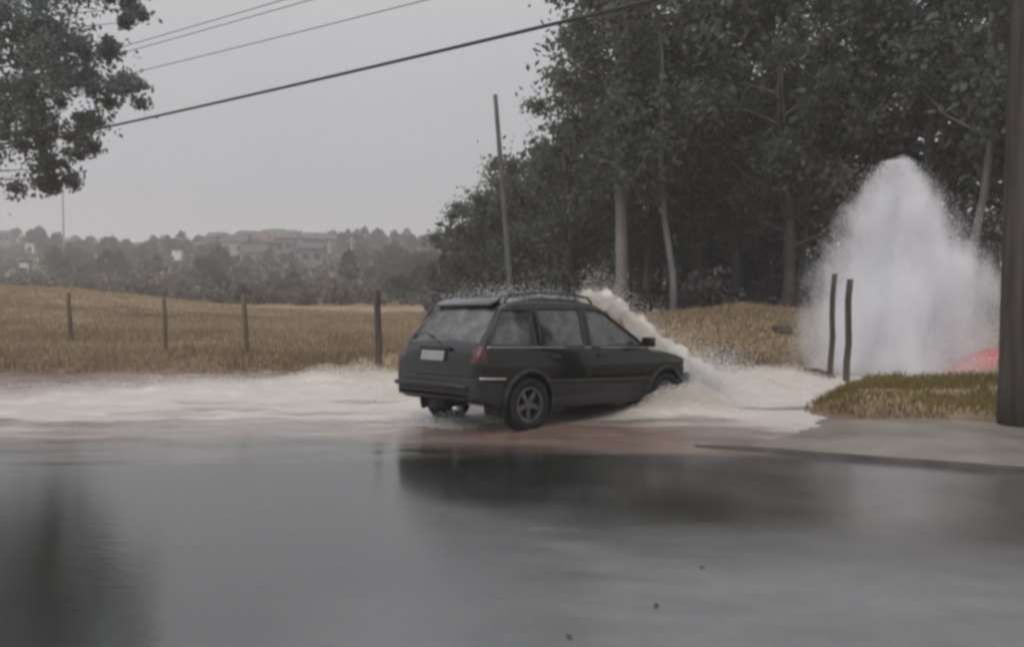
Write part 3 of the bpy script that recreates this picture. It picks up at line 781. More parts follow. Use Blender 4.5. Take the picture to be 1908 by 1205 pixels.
zones = [  # px range, d range, count, scale, label, group
    ((70, 420), (125, 260), 95, (0.4, 0.65), 'dark green tree of the dense grove left of the town', 'trees of the dense grove left of the town'),
    ((-10, 640), (335, 380), 40, (0.35, 0.75), 'hazy tree along the crest of the hillside town', 'trees along the hill crest'),
    ((605, 850), (120, 330), 90, (0.45, 0.8), 'dark tree on the slope between the town and the wood', 'trees between the town and the wood'),
    ((395, 625), (160, 335), 60, (0.28, 0.5), 'small tree among the houses of the hillside town', 'small trees among the houses'),
    ((230, 640), (75, 150), 40, (0.2, 0.36), 'low bush at the foot of the hillside beyond the field', 'low bushes beyond the field'),
    ((620, 900), (75, 120), 18, (0.25, 0.45), 'low tree in front of the white hut near the wood', 'low trees near the wood'),
    ((850, 1950), (90, 260), 30, (1.0, 1.5), 'far tree glimpsed through the gaps of the wood', 'far trees seen through the wood'),
    ((-60, 90), (200, 340), 8, (0.6, 1.0), 'hazy tree behind the white block house', 'hazy trees behind the white block house')]
n = 2600
sd_ = 75 + 280 * rng.uniform(0, 1, n); sx_ = (rng.uniform(-80, 900, n) - CX) / F * sd_
link('hillside_scrub', leaf_cloud('hillside_scrub', np.stack([sx_, sd_, terrain(sx_, sd_) + 0.4], 1), rng.uniform(0.9, 2.2, n), 26, 0.75, 15, soft=True), M['scrub'],
     label='low brown-green scrub covering the hillside between trees and houses', cat='scrub', kind='stuff')
r1 = random.Random(77)
for (pr, dr, cnt, scr, lab, grp) in zones:
    for k in range(cnt):
        px = r1.uniform(*pr); d = r1.uniform(*dr); x = (px - CX) / F * d
        if any(abs(px - h_[0]) < h_[3] * 0.5 + 3.4 * F / d * scr[1] and d < h_[2] and h_[5] in (0, 5) for h_ in H): continue
        kf = r1.randrange(3); scl = r1.uniform(*scr); u_ = (px - pr[0]) / (pr[1] - pr[0]); v_ = (d - dr[0]) / (dr[1] - dr[0])
        full = '%s %s, %s, %s part' % (('rounded', 'broad', 'slim')[kf], lab, 'front' if v_ < 0.33 else 'back' if v_ > 0.66 else 'halfway', 'left' if u_ < 0.33 else 'right' if u_ > 0.66 else 'middle')
        place_tree('hillside_tree', FT[kf], (x, d, float(terrain(x, d)) - 0.1), full, grp, r1.uniform(0, 6.28), scl)

# ------------------------------------------------------------------ the car
exec_car = True
CP = {}
CP['paint'] = mat('dark_green_paint', (0.0045, 0.0058, 0.0055), 0.16, 0.3, coat=0.45, var=0.3, scale=3, bump=0.02)
CP['plastic'] = mat('black_plastic', (0.022, 0.022, 0.024), 0.55, 0.4, var=0.3, scale=6)
CP['rubber'] = mat('tyre_rubber', (0.018, 0.018, 0.018), 0.8, 0.2, var=0.3, scale=8)
CP['rim'] = mat('alloy', (0.13, 0.13, 0.14), 0.45, 0.5, metal=0.8, var=0.25, scale=6)
CP['chrome'] = mat('dull_chrome', (0.5, 0.5, 0.51), 0.3, 0.5, metal=0.9, var=0.1)
CP['red'] = mat('tail_lamp', (0.075, 0.016, 0.02), 0.3, 0.4, coat=0.4, var=0.2, scale=20)
CP['lamp'] = mat('head_lamp', (0.6, 0.6, 0.62), 0.12, 0.5, coat=1.0, var=0.1, scale=20)
CP['plate'] = mat('number_plate', (0.24, 0.24, 0.245), 0.4, 0.4, var=0.06, scale=8)
CP['seat'] = mat('seat_fabric', (0.035, 0.035, 0.038), 0.9, 0.1, var=0.3, scale=10)
gmat = bpy.data.materials.new('car_glass'); gmat.use_nodes = True
t = gmat.node_tree; t.nodes.remove(t.nodes['Principled BSDF'])
tr = t.nodes.new('ShaderNodeBsdfTransparent'); tr.inputs[0].default_value = (0.84, 0.91, 0.87, 1)
gl = t.nodes.new('ShaderNodeBsdfGlossy'); gl.inputs['Roughness'].default_value = 0.06
df = t.nodes.new('ShaderNodeBsdfDiffuse'); df.inputs[0].default_value = (0.42, 0.41, 0.41, 1)
fr = t.nodes.new('ShaderNodeFresnel'); fr.inputs[0].default_value = 2.0
m1 = t.nodes.new('ShaderNodeMixShader'); t.links.new(fr.outputs[0], m1.inputs[0]); t.links.new(tr.outputs[0], m1.inputs[1]); t.links.new(gl.outputs[0], m1.inputs[2])
m2 = t.nodes.new('ShaderNodeMixShader')          # a film of spray and dried dirt on the pane
t.links.new(mth(t, 'MULTIPLY', ramp(t, tex(t, 5, 6), [(0.35, (0, 0, 0)), (0.75, (1, 1, 1))]), 0.30), m2.inputs[0])
t.links.new(m1.outputs[0], m2.inputs[1]); t.links.new(df.outputs[0], m2.inputs[2]); t.links.new(m2.outputs[0], t.nodes['Material Output'].inputs[0])
CP['glass'] = gmat
tint = gmat.copy(); tint.name = 'tinted_glass'
for nd in tint.node_tree.nodes:
    if nd.type == 'BSDF_TRANSPARENT': nd.inputs[0].default_value = (0.10, 0.11, 0.11, 1)
CP['tint'] = tint

ZT = np.array([(-2.15, .46), (-2.145, .60), (-2.12, .80), (-2.085, .96), (-2.03, 1.05), (-1.90, 1.22), (-1.72, 1.44), (-1.62, 1.545), (-1.48, 1.60), (-1.1, 1.64), (-.6, 1.65), (-.15, 1.63), (.08, 1.585), (.35, 1.42), (.65, 1.22), (.92, 1.055), (1.05, 1.02), (1.4, .985), (1.75, .91), (1.95, .83), (2.06, .72), (2.11, .58), (2.13, .45)])
def catmull(P_, m):
    out = []
    n = len(P_)
    for i in range(n - 1):
        p0 = P_[max(i - 1, 0)]; p1 = P_[i]; p2 = P_[i + 1]; p3 = P_[min(i + 2, n - 1)]
        for k in range(m):
            q = k / m
            out.append(0.5 * ((2 * p1) + (-p0 + p2) * q + (2 * p0 - 5 * p1 + 4 * p2 - p3) * q * q + (-p0 + 3 * p1 - 3 * p2 + p3) * q ** 3))
    out.append(P_[-1]); return np.array(out)
zc = catmull(ZT, 30)
zc[:, 0] = np.maximum.accumulate(zc[:, 0] + np.arange(len(zc)) * 1e-7)
al = np.concatenate([[0], np.cumsum(np.hypot(np.diff(zc[:, 0]), np.diff(zc[:, 1])))])
ns = int(al[-1] / 0.022)
sa = np.linspace(0, al[-1], ns)
ux = np.interp(sa, al, zc[:, 0]); uz = np.interp(sa, al, zc[:, 1])
def c_end(x): return np.interp(x, [-2.15, -2.12, -2.05, -1.9, -1.5, 0, 1.35, 1.7, 1.9, 2.03, 2.1, 2.13], [.80, .87, .925, .955, .985, 1, .99, .955, .90, .80, .68, .58])
def c_prof(z): return np.interp(z, [.2, .30, .45, .62, .80, .96, 1.02, 1.25, 1.45, 1.66], [.90, .945, .985, 1.0, .995, .975, .955, .885, .815, .72])
def hw(x, z): return 0.86 * c_end(x) * c_prof(z)
zbv = np.interp(ux, [-2.15, -1.95, -1.6, 1.6, 2.0, 2.13], [.42, .36, .28, .26, .28, .36])
NB, NSD, NT = 6, 44, 26
rows = []
for x, zt1, zb in zip(ux, uz, zbv):
    cr = min(0.075, max(0.01, (zt1 - zb) * 0.22))
    zs = zt1 - cr
    pts = [(hw(x, zb) * k / NB * 0.97, zb) for k in range(NB)]
    for k in range(NSD):
        z = zb + (zs - zb) * k / (NSD - 1); pts.append((hw(x, z), z))
    h0 = hw(x, zs)
    for k in range(1, NT + 1):
        q = 1 - k / NT; y = h0 * q; pts.append((y, zs + cr * (1 - q ** 2.6) ** 0.8))
    rows.append([(x, y, z) for (y, z) in pts])
rows = np.array(rows)
nv = rows.shape[1]
QW, QD, FW = [np.array(p_) for p_ in ([(-1.93, 1.035), (-1.20, 1.025), (-1.20, 1.47), (-1.66, 1.455)],
                                      [(-1.10, 1.022), (-.34, 1.015), (-.34, 1.495), (-1.10, 1.485)],
                                      [(-.24, 1.012), (.80, 1.035), (.70, 1.115), (.12, 1.455), (-.02, 1.49), (-.24, 1.495)])]
def inpoly(px, pz, poly):
    ins_ = np.zeros(px.shape, bool); j = len(poly) - 1
    for i in range(len(poly)):
        a, b_ = poly[i], poly[j]
        c = ((a[1] > pz) != (b_[1] > pz)) & (px < (b_[0] - a[0]) * (pz - a[1]) / (b_[1] - a[1] + 1e-12) + a[0])
        ins_ ^= c; j = i
    return ins_
WX = [(-1.30, .335), (1.30, .335)]; AR = 0.385
fi = []; cls = []
iu, iv = np.meshgrid(np.arange(ns - 1), np.arange(nv - 1), indexing='ij'); iu = iu.ravel(); iv = iv.ravel()
quad = np.stack([iu * nv + iv, (iu + 1) * nv + iv, (iu + 1) * nv + iv + 1, iu * nv + iv + 1], 1)
RV = rows.reshape(-1, 3); cc = RV[quad].mean(1)
side = (iv >= NB) & (iv < NB + NSD - 1); topf = iv >= NB + NSD - 1
cls = np.array(['body'] * len(quad), dtype='<U14')
cls[(cc[:, 0] < -1.98) & (cc[:, 2] < 0.66)] = 'bumper'
cls[(cc[:, 0] < -1.72) & (cc[:, 2] < 0.60) & side] = 'bumper'
cls[(cc[:, 0] > 1.92) & (cc[:, 2] < 0.52)] = 'bumper_f'
cls[side & (cc[:, 2] < 0.40) & (np.abs(cc[:, 0]) < 0.93)] = 'sill'
for nm, poly in (('quarter', QW), ('reardoor', QD), ('frontdoor', FW)): cls[side & inpoly(cc[:, 0], cc[:, 2], poly)] = nm
h_ = hw(cc[:, 0], cc[:, 2])
cls[topf & (cc[:, 0] > .10) & (cc[:, 0] < .93) & (cc[:, 1] < h_ * 0.93)] = 'windscreen'
cls[topf & (cc[:, 0] > -2.00) & (cc[:, 0] < -1.66) & (cc[:, 2] > 1.07) & (cc[:, 1] < h_ * 0.90)] = 'rearglass'
cls[(side & (cc[:, 0] < -1.96) & (cc[:, 0] > -2.14) & (cc[:, 2] > 0.84) & (cc[:, 2] < 1.02))] = 'tail'
cls[(topf & (cc[:, 0] < -2.0) & (cc[:, 2] > 0.84) & (cc[:, 2] < 1.03) & (cc[:, 1] > 0.68))] = 'tail'
cls[((cc[:, 0] > 1.72) & (cc[:, 0] < 2.06) & (cc[:, 2] > 0.64) & (cc[:, 2] < 0.82) & (cc[:, 1] > 0.48))] = 'head'
for (wx_, wz_) in WX: cls[((cc[:, 0] - wx_) ** 2 + (cc[:, 2] - wz_) ** 2 < AR ** 2) & (cc[:, 1] > 0.42)] = 'hole'
def car_part(sel, mirror, name, m, parent, off=0.0):
    q = quad[sel]
    if len(q) == 0: return None
    used, inv = np.unique(q.ravel(), return_inverse=True)
    v = RV[used].copy(); f = inv.reshape(q.shape)
    if off: v[:, 1] += off * 1.0
    if mirror == 'both':
        v2 = v.copy(); v2[:, 1] *= -1
        f = np.concatenate([f, f[:, ::-1] + len(v)]); v = np.concatenate([v, v2])
    elif mirror == 'right':
        v[:, 1] *= -1; f = f[:, ::-1]
    me = mesh_np(name, v, f, True)
    bm = bmesh.new(); bm.from_mesh(me); bmesh.ops.remove_doubles(bm, verts=bm.verts, dist=1e-5); bmesh.ops.recalc_face_normals(bm, faces=bm.faces); bm.to_mesh(me); bm.free()
    o = link(name, me, m, parent)
    s_ = o.modifiers.new('thickness', 'SOLIDIFY'); s_.thickness = 0.012 if m not in (CP['glass'], CP['tint']) else 0.0
    if m in (CP['glass'], CP['tint']): o.modifiers.remove(s_)
    return o
car = empty('car', (CAR.x, CAR.y, -0.10), 'dark green-black estate car driving nose-down through the brown flood', 'car', rz=0)
car.rotation_euler = (Matrix.Rotation(CH, 3, 'Z') @ Matrix.Rotation(R(2.2), 3, 'Y') @ Matrix.Rotation(R(-1.2), 3, 'X')).to_euler()
car.scale = (1.03, 1.03, 1.03)
bodyo = car_part(cls == 'body', 'both', 'body', CP['paint'], car)
car_part(cls == 'bumper', 'both', 'rear_bumper', CP['plastic'], car)
car_part(cls == 'bumper_f', 'both', 'front_bumper', CP['plastic'], car)
for sd_ in ('left', 'right'):
    car_part(cls == 'sill', sd_, 'sill', CP['plastic'], car)
    car_part(cls == 'quarter', sd_, 'quarter_window', CP['tint'], car, -0.008)
    car_part(cls == 'reardoor', sd_, 'rear_door_window', CP['tint'], car, -0.008)
    car_part(cls == 'frontdoor', sd_, 'front_door_window', CP['glass'], car, -0.008)
    car_part(cls == 'tail', sd_, 'tail_light', CP['red'], car)
    car_part(cls == 'head', sd_, 'headlight', CP['lamp'], car)
car_part(cls == 'windscreen', 'both', 'windscreen', CP['glass'], car)
car_part(cls == 'rearglass', 'both', 'rear_window', CP['tint'], car)
# frames round the side windows, door seams, mouldings and handles, on both sides
def side_pt(x, z, s, off=0.004): return Vector((x, s * (float(hw(x, z)) + off), z))
def side_tube(pts, s, r_, name, m, off=0.004, closed=False, parent=car, smooth=True):
    q = []
    P2 = list(pts) + ([pts[0]] if closed else [])
    for a, b_ in zip(P2[:-1], P2[1:]):
        k = max(2, int(math.hypot(b_[0] - a[0], b_[1] - a[1]) / 0.06))
        q += [side_pt(a[0] + (b_[0] - a[0]) * i / k, a[1] + (b_[1] - a[1]) * i / k, s, off) for i in range(k)]
    q.append(side_pt(P2[-1][0], P2[-1][1], s, off))
    mb = MB(); mb.tube(q, r_, 6); return link(name, mb.mesh(name, smooth), m, parent)
for s in (1, -1):
    for poly in (QW, QD, FW): side_tube([tuple(p_) for p_ in poly], s, 0.019, 'window_seal', CP['plastic'], 0.0, True)
    side_tube([(-1.05, 0.60), (0.9, 0.585)], s, 0.02, 'side_moulding', CP['plastic'], 0.006)
    side_tube([(-2.06, 0.655), (-1.70, 0.645), (-1.32, 0.735)][:2], s, 0.014, 'bumper_trim', CP['chrome'], 0.006)
    side_tube([(-.29, 0.42), (-.29, 1.0)], s, 0.005, 'door_seam', CP['plastic'], 0.0)
    side_tube([(-1.02, 0.70), (-1.14, 0.86), (-1.15, 1.0)], s, 0.005, 'door_seam', CP['plastic'], 0.0)
    side_tube([(.80, 0.42), (.86, 0.70), (.84, 1.02)], s, 0.005, 'door_seam', CP['plastic'], 0.0)
    for hx in (-.98, -.12):
        side_tube([(hx, 0.905), (hx + 0.17, 0.905)], s, 0.017, 'door_handle', CP['paint'], 0.018)
    side_tube([(-1.95, 1.015), (0.84, 1.003)], s, 0.009, 'waist_trim', CP['chrome'], 0.006)
    # roof rail
    mb = MB(); pts = [Vector((x, s * (float(hw(x, 1.6)) - 0.07), float(np.interp(x, ux, uz)) + dz)) for x, dz in ((-1.5, -0.03), (-1.4, 0.03), (-.9, 0.04), (-.4, 0.04), (-.05, 0.03), (0.03, -0.03))]
    mb.tube(pts, 0.016, 8); link('roof_rail', mb.mesh('roof_rail', True), CP['plastic'], car)
    # mirror
    mb = MB(); bx = Matrix.Translation((.72, s * 0.98, 1.08))
    mb.box(-.05, .05, -.09, .09, -.065, .065, bx); mo = link('wing_mirror', mb.mesh('wing_mirror', True, bevel=0.025), CP['paint'], car)
    mb = MB(); mb.tube([(.74, s * 0.84, 1.03), (.73, s * 0.93, 1.05)], 0.02, 8); link('mirror_arm', mb.mesh('mirror_arm', True), CP['plastic'], mo)
    # wheel arches and wheels
    for (wx_, wz_) in WX:
        mb = MB(); n = 28; V = []; f = []
        for k in range(n + 1):
            a = math.pi * (-0.12 + 1.24 * k / n)
            for yy_, rr in ((0.42, AR + 0.0), (float(hw(wx_, 0.6)) - 0.004, AR + 0.0), (float(hw(wx_ + AR * math.cos(a), wz_ + AR * math.sin(a))) + 0.012, AR - 0.02), (float(hw(wx_ + AR * math.cos(a), wz_ + AR * math.sin(a))) + 0.012, AR + 0.035), (float(hw(wx_, 0.6)) - 0.03, AR + 0.04)):
                V.append((wx_ + rr * math.cos(a), s * yy_, wz_ + rr * math.sin(a)))
        for k in range(n):
            for j in range(4): f.append((k * 5 + j, k * 5 + j + 1, (k + 1) * 5 + j + 1, (k + 1) * 5 + j))
        V.append((wx_, s * 0.42, wz_)); c_ = len(V) - 1
        for k in range(n): f.append((k * 5, (k + 1) * 5, c_))
        mb.add(V, f); link('wheel_arch', mb.mesh('wheel_arch', True), CP['plastic'], car)
        T = Matrix.Translation((wx_, s * 0.74, wz_ - 0.005))
        whl = bpy.data.objects.new('wheel', None); C.objects.link(whl); whl.parent = car
        mb = MB(); mb.lathe([(.215, -.09), (.25, -.105), (.30, -.105), (.325, -.085), (.333, -.04), (.333, .04), (.325, .085), (.30, .105), (.25, .105), (.215, .09)], 36, 'y', T, True)
        link('tyre', mb.mesh('tyre', True), CP['rubber'], whl)
        mb = MB(); mb.lathe([(.216, -.085), (.216, .088), (.205, .09), (.19, .055), (.18, -.085)], 36, 'y', T, True)
        mb.lathe([(0.001, s * .07), (.05, s * .068), (.058, s * .05), (.06, s * .0)], 18, 'y', T)
        for k in range(5):
            a = 2 * math.pi * k / 5 + 0.3
            mb.box(.03, .2, min(s * .035, s * .062), max(s * .035, s * .062), -.03, .03, T @ Matrix.Rotation(a, 4, 'Y'))
        link('rim', mb.mesh('rim', False), CP['rim'], whl)
        mb = MB(); mb.lathe([(0.001, s * -.02), (.185, s * -.02)], 24, 'y', T); link('brake_disc', mb.mesh('brake_disc'), CP['plastic'], whl)
# tailgate pieces
def rear_pt(y, z, off=0.01):
    k = int(np.argmin(np.where(ux < -1.4, np.abs(uz - z), 9))); return Vector((ux[k] - off, y, z))
mb = MB(); mb.box(-0.012, 0.012, -0.22, 0.22, -0.06, 0.06, Matrix.Translation(rear_pt(0.02, 0.90, 0.022)) @ Matrix.Rotation(R(10), 4, 'Y'))
link('number_plate', mb.mesh('number_plate', bevel=0.004), CP['plate'], car)
mb = MB(); mb.box(-0.015, 0.015, -0.30, 0.30, -0.022, 0.022, Matrix.Translation(rear_pt(0.02, 0.995, 0.03)) @ Matrix.Rotation(R(15), 4, 'Y'))
link('plate_light_bar', mb.mesh('plate_light_bar', bevel=0.006), CP['plastic'], car)
mb = MB(); mb.tube([rear_pt(0.0, 1.06, 0.03), rear_pt(0.16, 1.12, 0.03), rear_pt(0.36, 1.17, 0.03)], 0.009, 6); link('rear_wiper', mb.mesh('rear_wiper'), CP['plastic'], car)
mb = MB(); mb.tube([(-2.18, -0.70, 0.55), (-2.20, -0.4, 0.56), (-2.205, 0, 0.56), (-2.20, 0.4, 0.56), (-2.18, 0.70, 0.55)], 0.03, 8); link('bumper_step', mb.mesh('bumper_step', True), CP['plastic'], car)
mb = MB(); mb.tube([(-2.02, -0.45, 0.30), (-2.17, -0.45, 0.29)], 0.028, 10); link('exhaust_pipe', mb.mesh('exhaust_pipe', True), CP['metal'] if 'metal' in CP else M['metal'], car)
sp = MB(); sp.box(-.13, .08, -.55, .55, -.015, .02, Matrix.Translation((-1.60, 0, 1.555)) @ Matrix.Rotation(R(-24), 4, 'Y')); link('spoiler', sp.mesh('spoiler', True, bevel=0.012), CP['paint'], car)
# inside
for (sx, sy) in ((-.05, .37), (-.05, -.37), (-.95, .37), (-.95, -.37)):
    mb = MB(); mb.box(-.25, .25, -.25, .25, -.08, .08, Matrix.Translation((sx, sy, .55)))
    mb.box(-.06, .06, -.24, .24, 0, .62, Matrix.Translation((sx - .24, sy, .58)) @ Matrix.Rotation(R(-14), 4, 'Y'))
    mb.box(-.045, .045, -.13, .13, 0, .18, Matrix.Translation((sx - .41, sy, 1.20)) @ Matrix.Rotation(R(-8), 4, 'Y'))
    link('seat', mb.mesh('seat', True, bevel=0.03), CP['seat'], car)
mb = MB(); mb.box(.62, 1.0, -.72, .72, .70, .96); link('dashboard', mb.mesh('dashboard', True, bevel=0.05), CP['seat'], car)
mb = MB(); mb.box(-2.0, 1.0, -.75, .75, .36, .40); link('cabin_floor', mb.mesh('cabin_floor'), CP['seat'], car)
mb = MB(); mb.lathe([(.17, -.014), (.19, 0), (.17, .014), (.155, 0)], 24, 'z', Matrix.Translation((.50, .37, .93)) @ Matrix.Rotation(R(-62), 4, 'Y'), True); link('steering_wheel', mb.mesh('steering_wheel', True), CP['plastic'], car)

# ------------------------------------------------------------------ spray and splashes
SW = bpy.data.materials.new('white_water_drops'); SW.use_nodes = True
t = SW.node_tree; b = t.nodes['Principled BSDF']
b.inputs['Base Color'].default_value = (0.96, 0.96, 0.97, 1); b.inputs['Specular IOR Level'].default_value = 0.1; b.inputs['Roughness'].default_value = 0.35
tl = t.nodes.new('ShaderNodeBsdfTranslucent'); tl.inputs[0].default_value = (0.96, 0.96, 0.97, 1)
ms = t.nodes.new('ShaderNodeMixShader'); ms.inputs[0].default_value = 0.5
t.links.new(b.outputs[0], ms.inputs[1]); t.links.new(tl.outputs[0], ms.inputs[2]); t.links.new(ms.outputs[0], t.nodes['Material Output'].inputs[0])
MW = SW.copy(); MW.name = 'muddy_water_drops'
for nd in MW.node_tree.nodes:
    if nd.type == 'BSDF_PRINCIPLED': nd.inputs['Base Color'].default_value = (0.96, 0.925, 0.87, 1)
    if nd.type == 'BSDF_TRANSLUCENT': nd.inputs[0].default_value = (0.96, 0.925, 0.87, 1)
def drops(name, pts, size, m, parent=None, label=None, cat=None, kind=None, stretch=None):
    n = len(pts)
    T = np.array([(1, 1, 1), (1, -1, -1), (-1, 1, -1), (-1, -1, 1)], float) / 1.7
    a = rng.normal(0, 1, (n, 3)); a /= np.linalg.norm(a, axis=1)[:, None]
    bq = np.cross(a, rng.normal(0, 1, (n, 3))); bq /= np.linalg.norm(bq, axis=1)[:, None]; c = np.cross(a, bq)
    B = np.stack([a, bq, c], 1)
    v = np.einsum('kj,njd->nkd', T, B) * size[:, None, None]
    if stretch is not None: v = v * np.asarray(stretch)[None, None, :]
    v = (v + pts[:, None, :]).reshape(-1, 3)
    i = np.arange(n)[:, None] * 4
    f = np.concatenate([i + np.array([q]) for q in ((0, 1, 2), (0, 3, 1), (0, 2, 3), (1, 3, 2))])
    return link(name, mesh_np(name, v, f), m, parent, label=label, cat=cat, kind=kind)

GB = Vector((8.15, 18.6, -0.05)); GH = 4.6; GR = 2.35
gey = empty('water_spray', GB, 'tall white fountain of spray bursting up behind the two posts', 'water spray')
def gr(z): return GR * np.clip(1 - z / GH, 0, 1) ** 0.62
n = 90000
z = GH * 0.97 * rng.uniform(0, 1, n) ** 1.25; a = rng.uniform(0, 2 * np.pi, n)
q = np.abs(rng.normal(0, 0.52, n)); rr = gr(z) * q
rag = 1 + 0.8 * (fbm(a * 2.2, z * 1.2, 3, 101) - 0.5)
pts = np.stack([rr * rag * np.cos(a) + 0.15 * np.sin(z), rr * rag * np.sin(a), z], 1)
drops('droplets', pts, rng.uniform(0.004, 0.011, n), SW, gey, stretch=(1, 1, 1.8))
prof = [(0.02, -0.05)] + [(float(gr(np.array(zv)) * 1.25 + 0.08), zv) for zv in np.linspace(-0.04, GH * 0.985, 16)] + [(0.02, GH)]
mb = MB(); mb.lathe(prof, 28)
VM_ = bpy.data.materials.new('spray_mist'); VM_.use_nodes = True
t = VM_.node_tree; t.nodes.clear()
o_ = t.nodes.new('ShaderNodeOutputMaterial'); pv_ = t.nodes.new('ShaderNodeVolumePrincipled')
pv_.inputs['Color'].default_value = (0.945, 0.95, 0.965, 1); pv_.inputs['Anisotropy'].default_value = 0.1
co = t.nodes.new('ShaderNodeTexCoord'); sx = t.nodes.new('ShaderNodeSeparateXYZ'); t.links.new(co.outputs['Object'], sx.inputs[0])
r2 = mth(t, 'SQRT', mth(t, 'ADD', mth(t, 'MULTIPLY', sx.outputs[0], sx.outputs[0]), mth(t, 'MULTIPLY', sx.outputs[1], sx.outputs[1])))
env = mth(t, 'ADD', mth(t, 'MULTIPLY', mth(t, 'POWER', mth(t, 'MAXIMUM', mth(t, 'SUBTRACT', 1.0, mth(t, 'DIVIDE', sx.outputs[2], GH)), 0.0), 0.62), GR), 0.02)
nz = mth(t, 'ADD', mth(t, 'MULTIPLY', tex(t, 2.2, 5, (1, 1, 0.28), 0.65), 0.6), mth(t, 'MULTIPLY', tex(t, 0.75, 3), 0.4))
rel = mth(t, 'ADD', mth(t, 'DIVIDE', r2, env), mth(t, 'MULTIPLY', mth(t, 'SUBTRACT', nz, 0.51), mth(t, 'ADD', 1.9, mth(t, 'MULTIPLY', sx.outputs[2], 0.42))))
mr = t.nodes.new('ShaderNodeMapRange'); mr.interpolation_type = 'SMOOTHSTEP'
mr.inputs['From Min'].default_value = 1.06; mr.inputs['From Max'].default_value = 0.15; mr.inputs['To Min'].default_value = 0; mr.inputs['To Max'].default_value = 2.8
t.links.new(rel, mr.inputs['Value'])
t.links.new(mr.outputs[0], pv_.inputs['Density']); t.links.new(pv_.outputs[0], o_.inputs['Volume'])
link('mist', mb.mesh('mist', True), VM_, gey)

# bow splash: a curtain of water peeling off the bonnet and windscreen edge
def to_world(lx, ly, lz): p = car_xy(lx, ly); return Vector((p.x, p.y, lz))
path = [P(1085, 552, 13.3), P(1135, 562, 13.4), P(1185, 605, 13.5), P(1230, 645, 13.6), P(1275, 675, 13.7), P(1315, 705, 13.8), P(1350, 735, 13.9)]
pa = np.array([tuple(p) for p in path])
n = 26000
s_ = rng.uniform(0, 1, n); k = s_ * (len(path) - 1); k0 = np.minimum(k.astype(int), len(path) - 2); fr_ = (k - k0)[:, None]
bp_ = pa[k0] * (1 - fr_) + pa[k0 + 1] * fr_
spread = 0.05 + 0.035 * s_
off = rng.normal(0, 1, (n, 3)) * spread[:, None] * np.array([0.8, 1.6, 0.75])
off[:, 2] += np.abs(rng.normal(0, 0.06, n)) * (rng.uniform(0, 1, n) < 0.2) * 3
bow = empty('bow_splash', (0, 0, 0), 'pale curtain of water peeling over the bonnet and windscreen of the car', 'splash', kind='stuff')
drops('droplets', bp_ + off * 1.3, rng.uniform(0.004, 0.009, n), MW, bow)
def mist(name, m, parent, scale, dens, col):
    v = bpy.data.materials.new(name); v.use_nodes = True; t = v.node_tree; t.nodes.clear()
    o_ = t.nodes.new('ShaderNodeOutputMaterial'); p_ = t.nodes.new('ShaderNodeVolumePrincipled')
    p_.inputs['Color'].default_value = (*col, 1)
    t.links.new(mth(t, 'MULTIPLY', ramp(t, tex(t, scale, 4), [(0.42, (0, 0, 0)), (0.66, (1, 1, 1))]), dens), p_.inputs['Density'])
    t.links.new(p_.outputs[0], o_.inputs['Volume'])
    return link('mist', m, v, parent)
mb = MB(); dn = 30
sp_ = [Vector(pa[min(int(i / dn * 6), 5)]).lerp(Vector(pa[min(int(i / dn * 6), 5) + 1]), i / dn * 6 - min(int(i / dn * 6), 5)) for i in range(dn + 1)]
mb.tube(sp_, [(0.05 if i in (0, dn) else 0.135 + 0.07 * i / dn + 0.04 * math.sin(i * 2.1) + 0.03 * math.sin(i * 5.3)) for i in range(dn + 1)], 12)
mist('splash_mist', mb.mesh('mist', True), bow, 6.5, 22.0, (0.99, 0.98, 0.96))
# fan of drops thrown out to the side by the front bumper
n = 15000
tt = rng.uniform(0.02, 0.55, n); sp0 = rng.uniform(0.4, 3.6, n); an = rng.normal(-0.15, 0.55, n); el_ = rng.uniform(0.1, 1.0, n)
fx = 2.55 + rng.normal(0, 0.12, n) + sp0 * np.cos(an) * np.cos(el_) * tt; fy = 13.45 + rng.normal(0, 0.2, n) + sp0 * np.sin(an) * np.cos(el_) * tt
fz = 0.30 + sp0 * np.sin(el_) * tt * 1.25 - 4.9 * tt * tt
ok = fz > 0.02
drops('droplets', np.stack([fx, fy, fz], 1)[ok], rng.uniform(0.004, 0.012, int(ok.sum())), SW, bow)
# water sheeting over the windscreen and the bonnet
n = 30000
lx = rng.uniform(0.12, 2.05, n); ly = rng.uniform(-0.8, 0.85, n) * (0.75 + 0.25 * c_end(lx))
sel_ = rng.uniform(0, 1, n) < np.clip(0.25 + 0.75 * (ly + 0.4), 0.05, 1)
lx = lx[sel_]; ly = ly[sel_]; n = len(lx)
pit = math.tan(R(2.2))
lz = np.interp(lx, ux, uz) - lx * pit - 0.04 + np.abs(rng.normal(0.03, 0.05, n))
ly = np.clip(ly, -0.9 * hw(lx, 1.1), 0.98 * hw(lx, 0.9))
pts = np.stack([CAR.x + CF.x * lx + CL.x * ly, CAR.y + CF.y * lx + CL.y * ly, lz], 1)
drops('bonnet_splash', pts, rng.uniform(0.004, 0.009, n), MW, label='thin sheet of pale water running over the car bonnet', cat='splash', kind='stuff')
# droplets bouncing on the roof
n = 1500
lx = rng.uniform(-1.7, 0.1, n); ly = rng.normal(0, 0.45, n); lz = 1.60 + np.abs(rng.normal(0, 0.075, n)) + 0.10 * np.exp(-((lx + 0.95) / 0.22) ** 2) * rng.uniform(0, 2, n)
pts = np.array([tuple(to_world(a_, b_, c_)) for a_, b_, c_ in zip(lx, ly, lz)])
drops('roof_splash', pts, rng.uniform(0.003, 0.009, n), SW, label='fine white droplets bouncing off the car roof', cat='splash', kind='stuff')
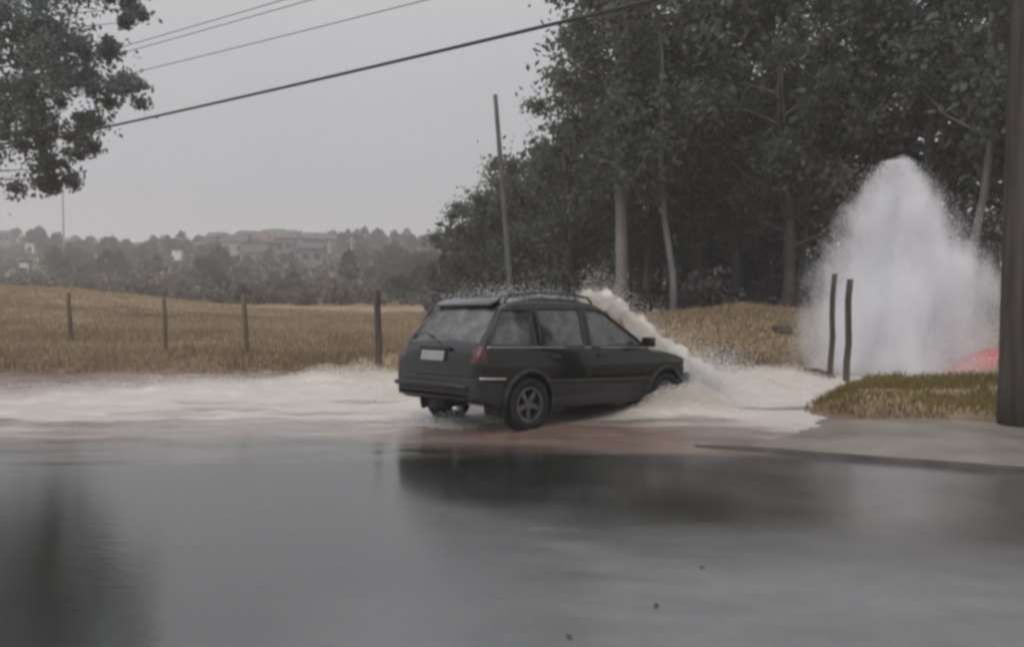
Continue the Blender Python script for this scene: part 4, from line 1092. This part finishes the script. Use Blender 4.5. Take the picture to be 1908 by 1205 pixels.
# foam and thrown water on the flood
def splash(name, blobs, label, m=MW):
    P_ = []; Sz = []
    for (cx_, cy_, sx_, sy_, hz, n_) in blobs:
        x_ = rng.normal(cx_, sx_, n_); y_ = rng.normal(cy_, sy_, n_)
        hmax = hz * np.exp(-((x_ - cx_) / sx_) ** 2 / 2 - ((y_ - cy_) / sy_) ** 2 / 2) * (0.4 + 1.1 * fbm(x_ * 3, y_ * 3, 3, 111))
        P_.append(np.stack([x_, y_, np.maximum(water_h(x_, y_), 0) + rng.uniform(0, 1, n_) ** 2 * hmax], 1)); Sz.append(rng.uniform(0.003, 0.009, n_))
    drops(name, np.concatenate(P_), np.concatenate(Sz), m, label=label, cat='splash', kind='stuff')
splash('bow_wave_spray', [(3.7, 14.3, 0.8, 0.5, 0.22, 14000), (4.7, 15.1, 0.6, 0.4, 0.2, 8000), (2.6, 12.75, 0.35, 0.3, 0.32, 16000), (2.2, 12.35, 0.35, 0.2, 0.26, 12000)], 'churned beige water thrown up ahead of the car bumper')
splash('stern_wave_spray', [(-2.8, 15.8, 0.75, 0.4, 0.24, 14000), (-1.6, 14.2, 0.5, 0.5, 0.2, 7000), (-5.0, 14.8, 2.2, 0.6, 0.12, 14000)], 'churned beige water trailing behind the tail of the car')
wr = car_xy(-1.75, 0.15)
splash('wheel_splash', [(wr.x, wr.y, 0.25, 0.18, 0.22, 2500)], 'small white splash between the rear wheels of the car', SW)

# ------------------------------------------------------------------ rain haze over the valley
mb = MB(); mb.box(-1010, 1010, -160, 1210, -6, 45)
HZ = bpy.data.materials.new('haze'); HZ.use_nodes = True
t = HZ.node_tree; t.nodes.clear()
o_ = t.nodes.new('ShaderNodeOutputMaterial'); pv_ = t.nodes.new('ShaderNodeVolumePrincipled')
pv_.inputs['Color'].default_value = (0.995, 0.993, 0.998, 1); pv_.inputs['Density'].default_value = 0.0017; pv_.inputs['Anisotropy'].default_value = 0.3
t.links.new(pv_.outputs[0], o_.inputs['Volume'])
link('haze', mb.mesh('haze'), HZ, kind='stuff', label='pale rain haze hanging over the whole valley', cat='haze')
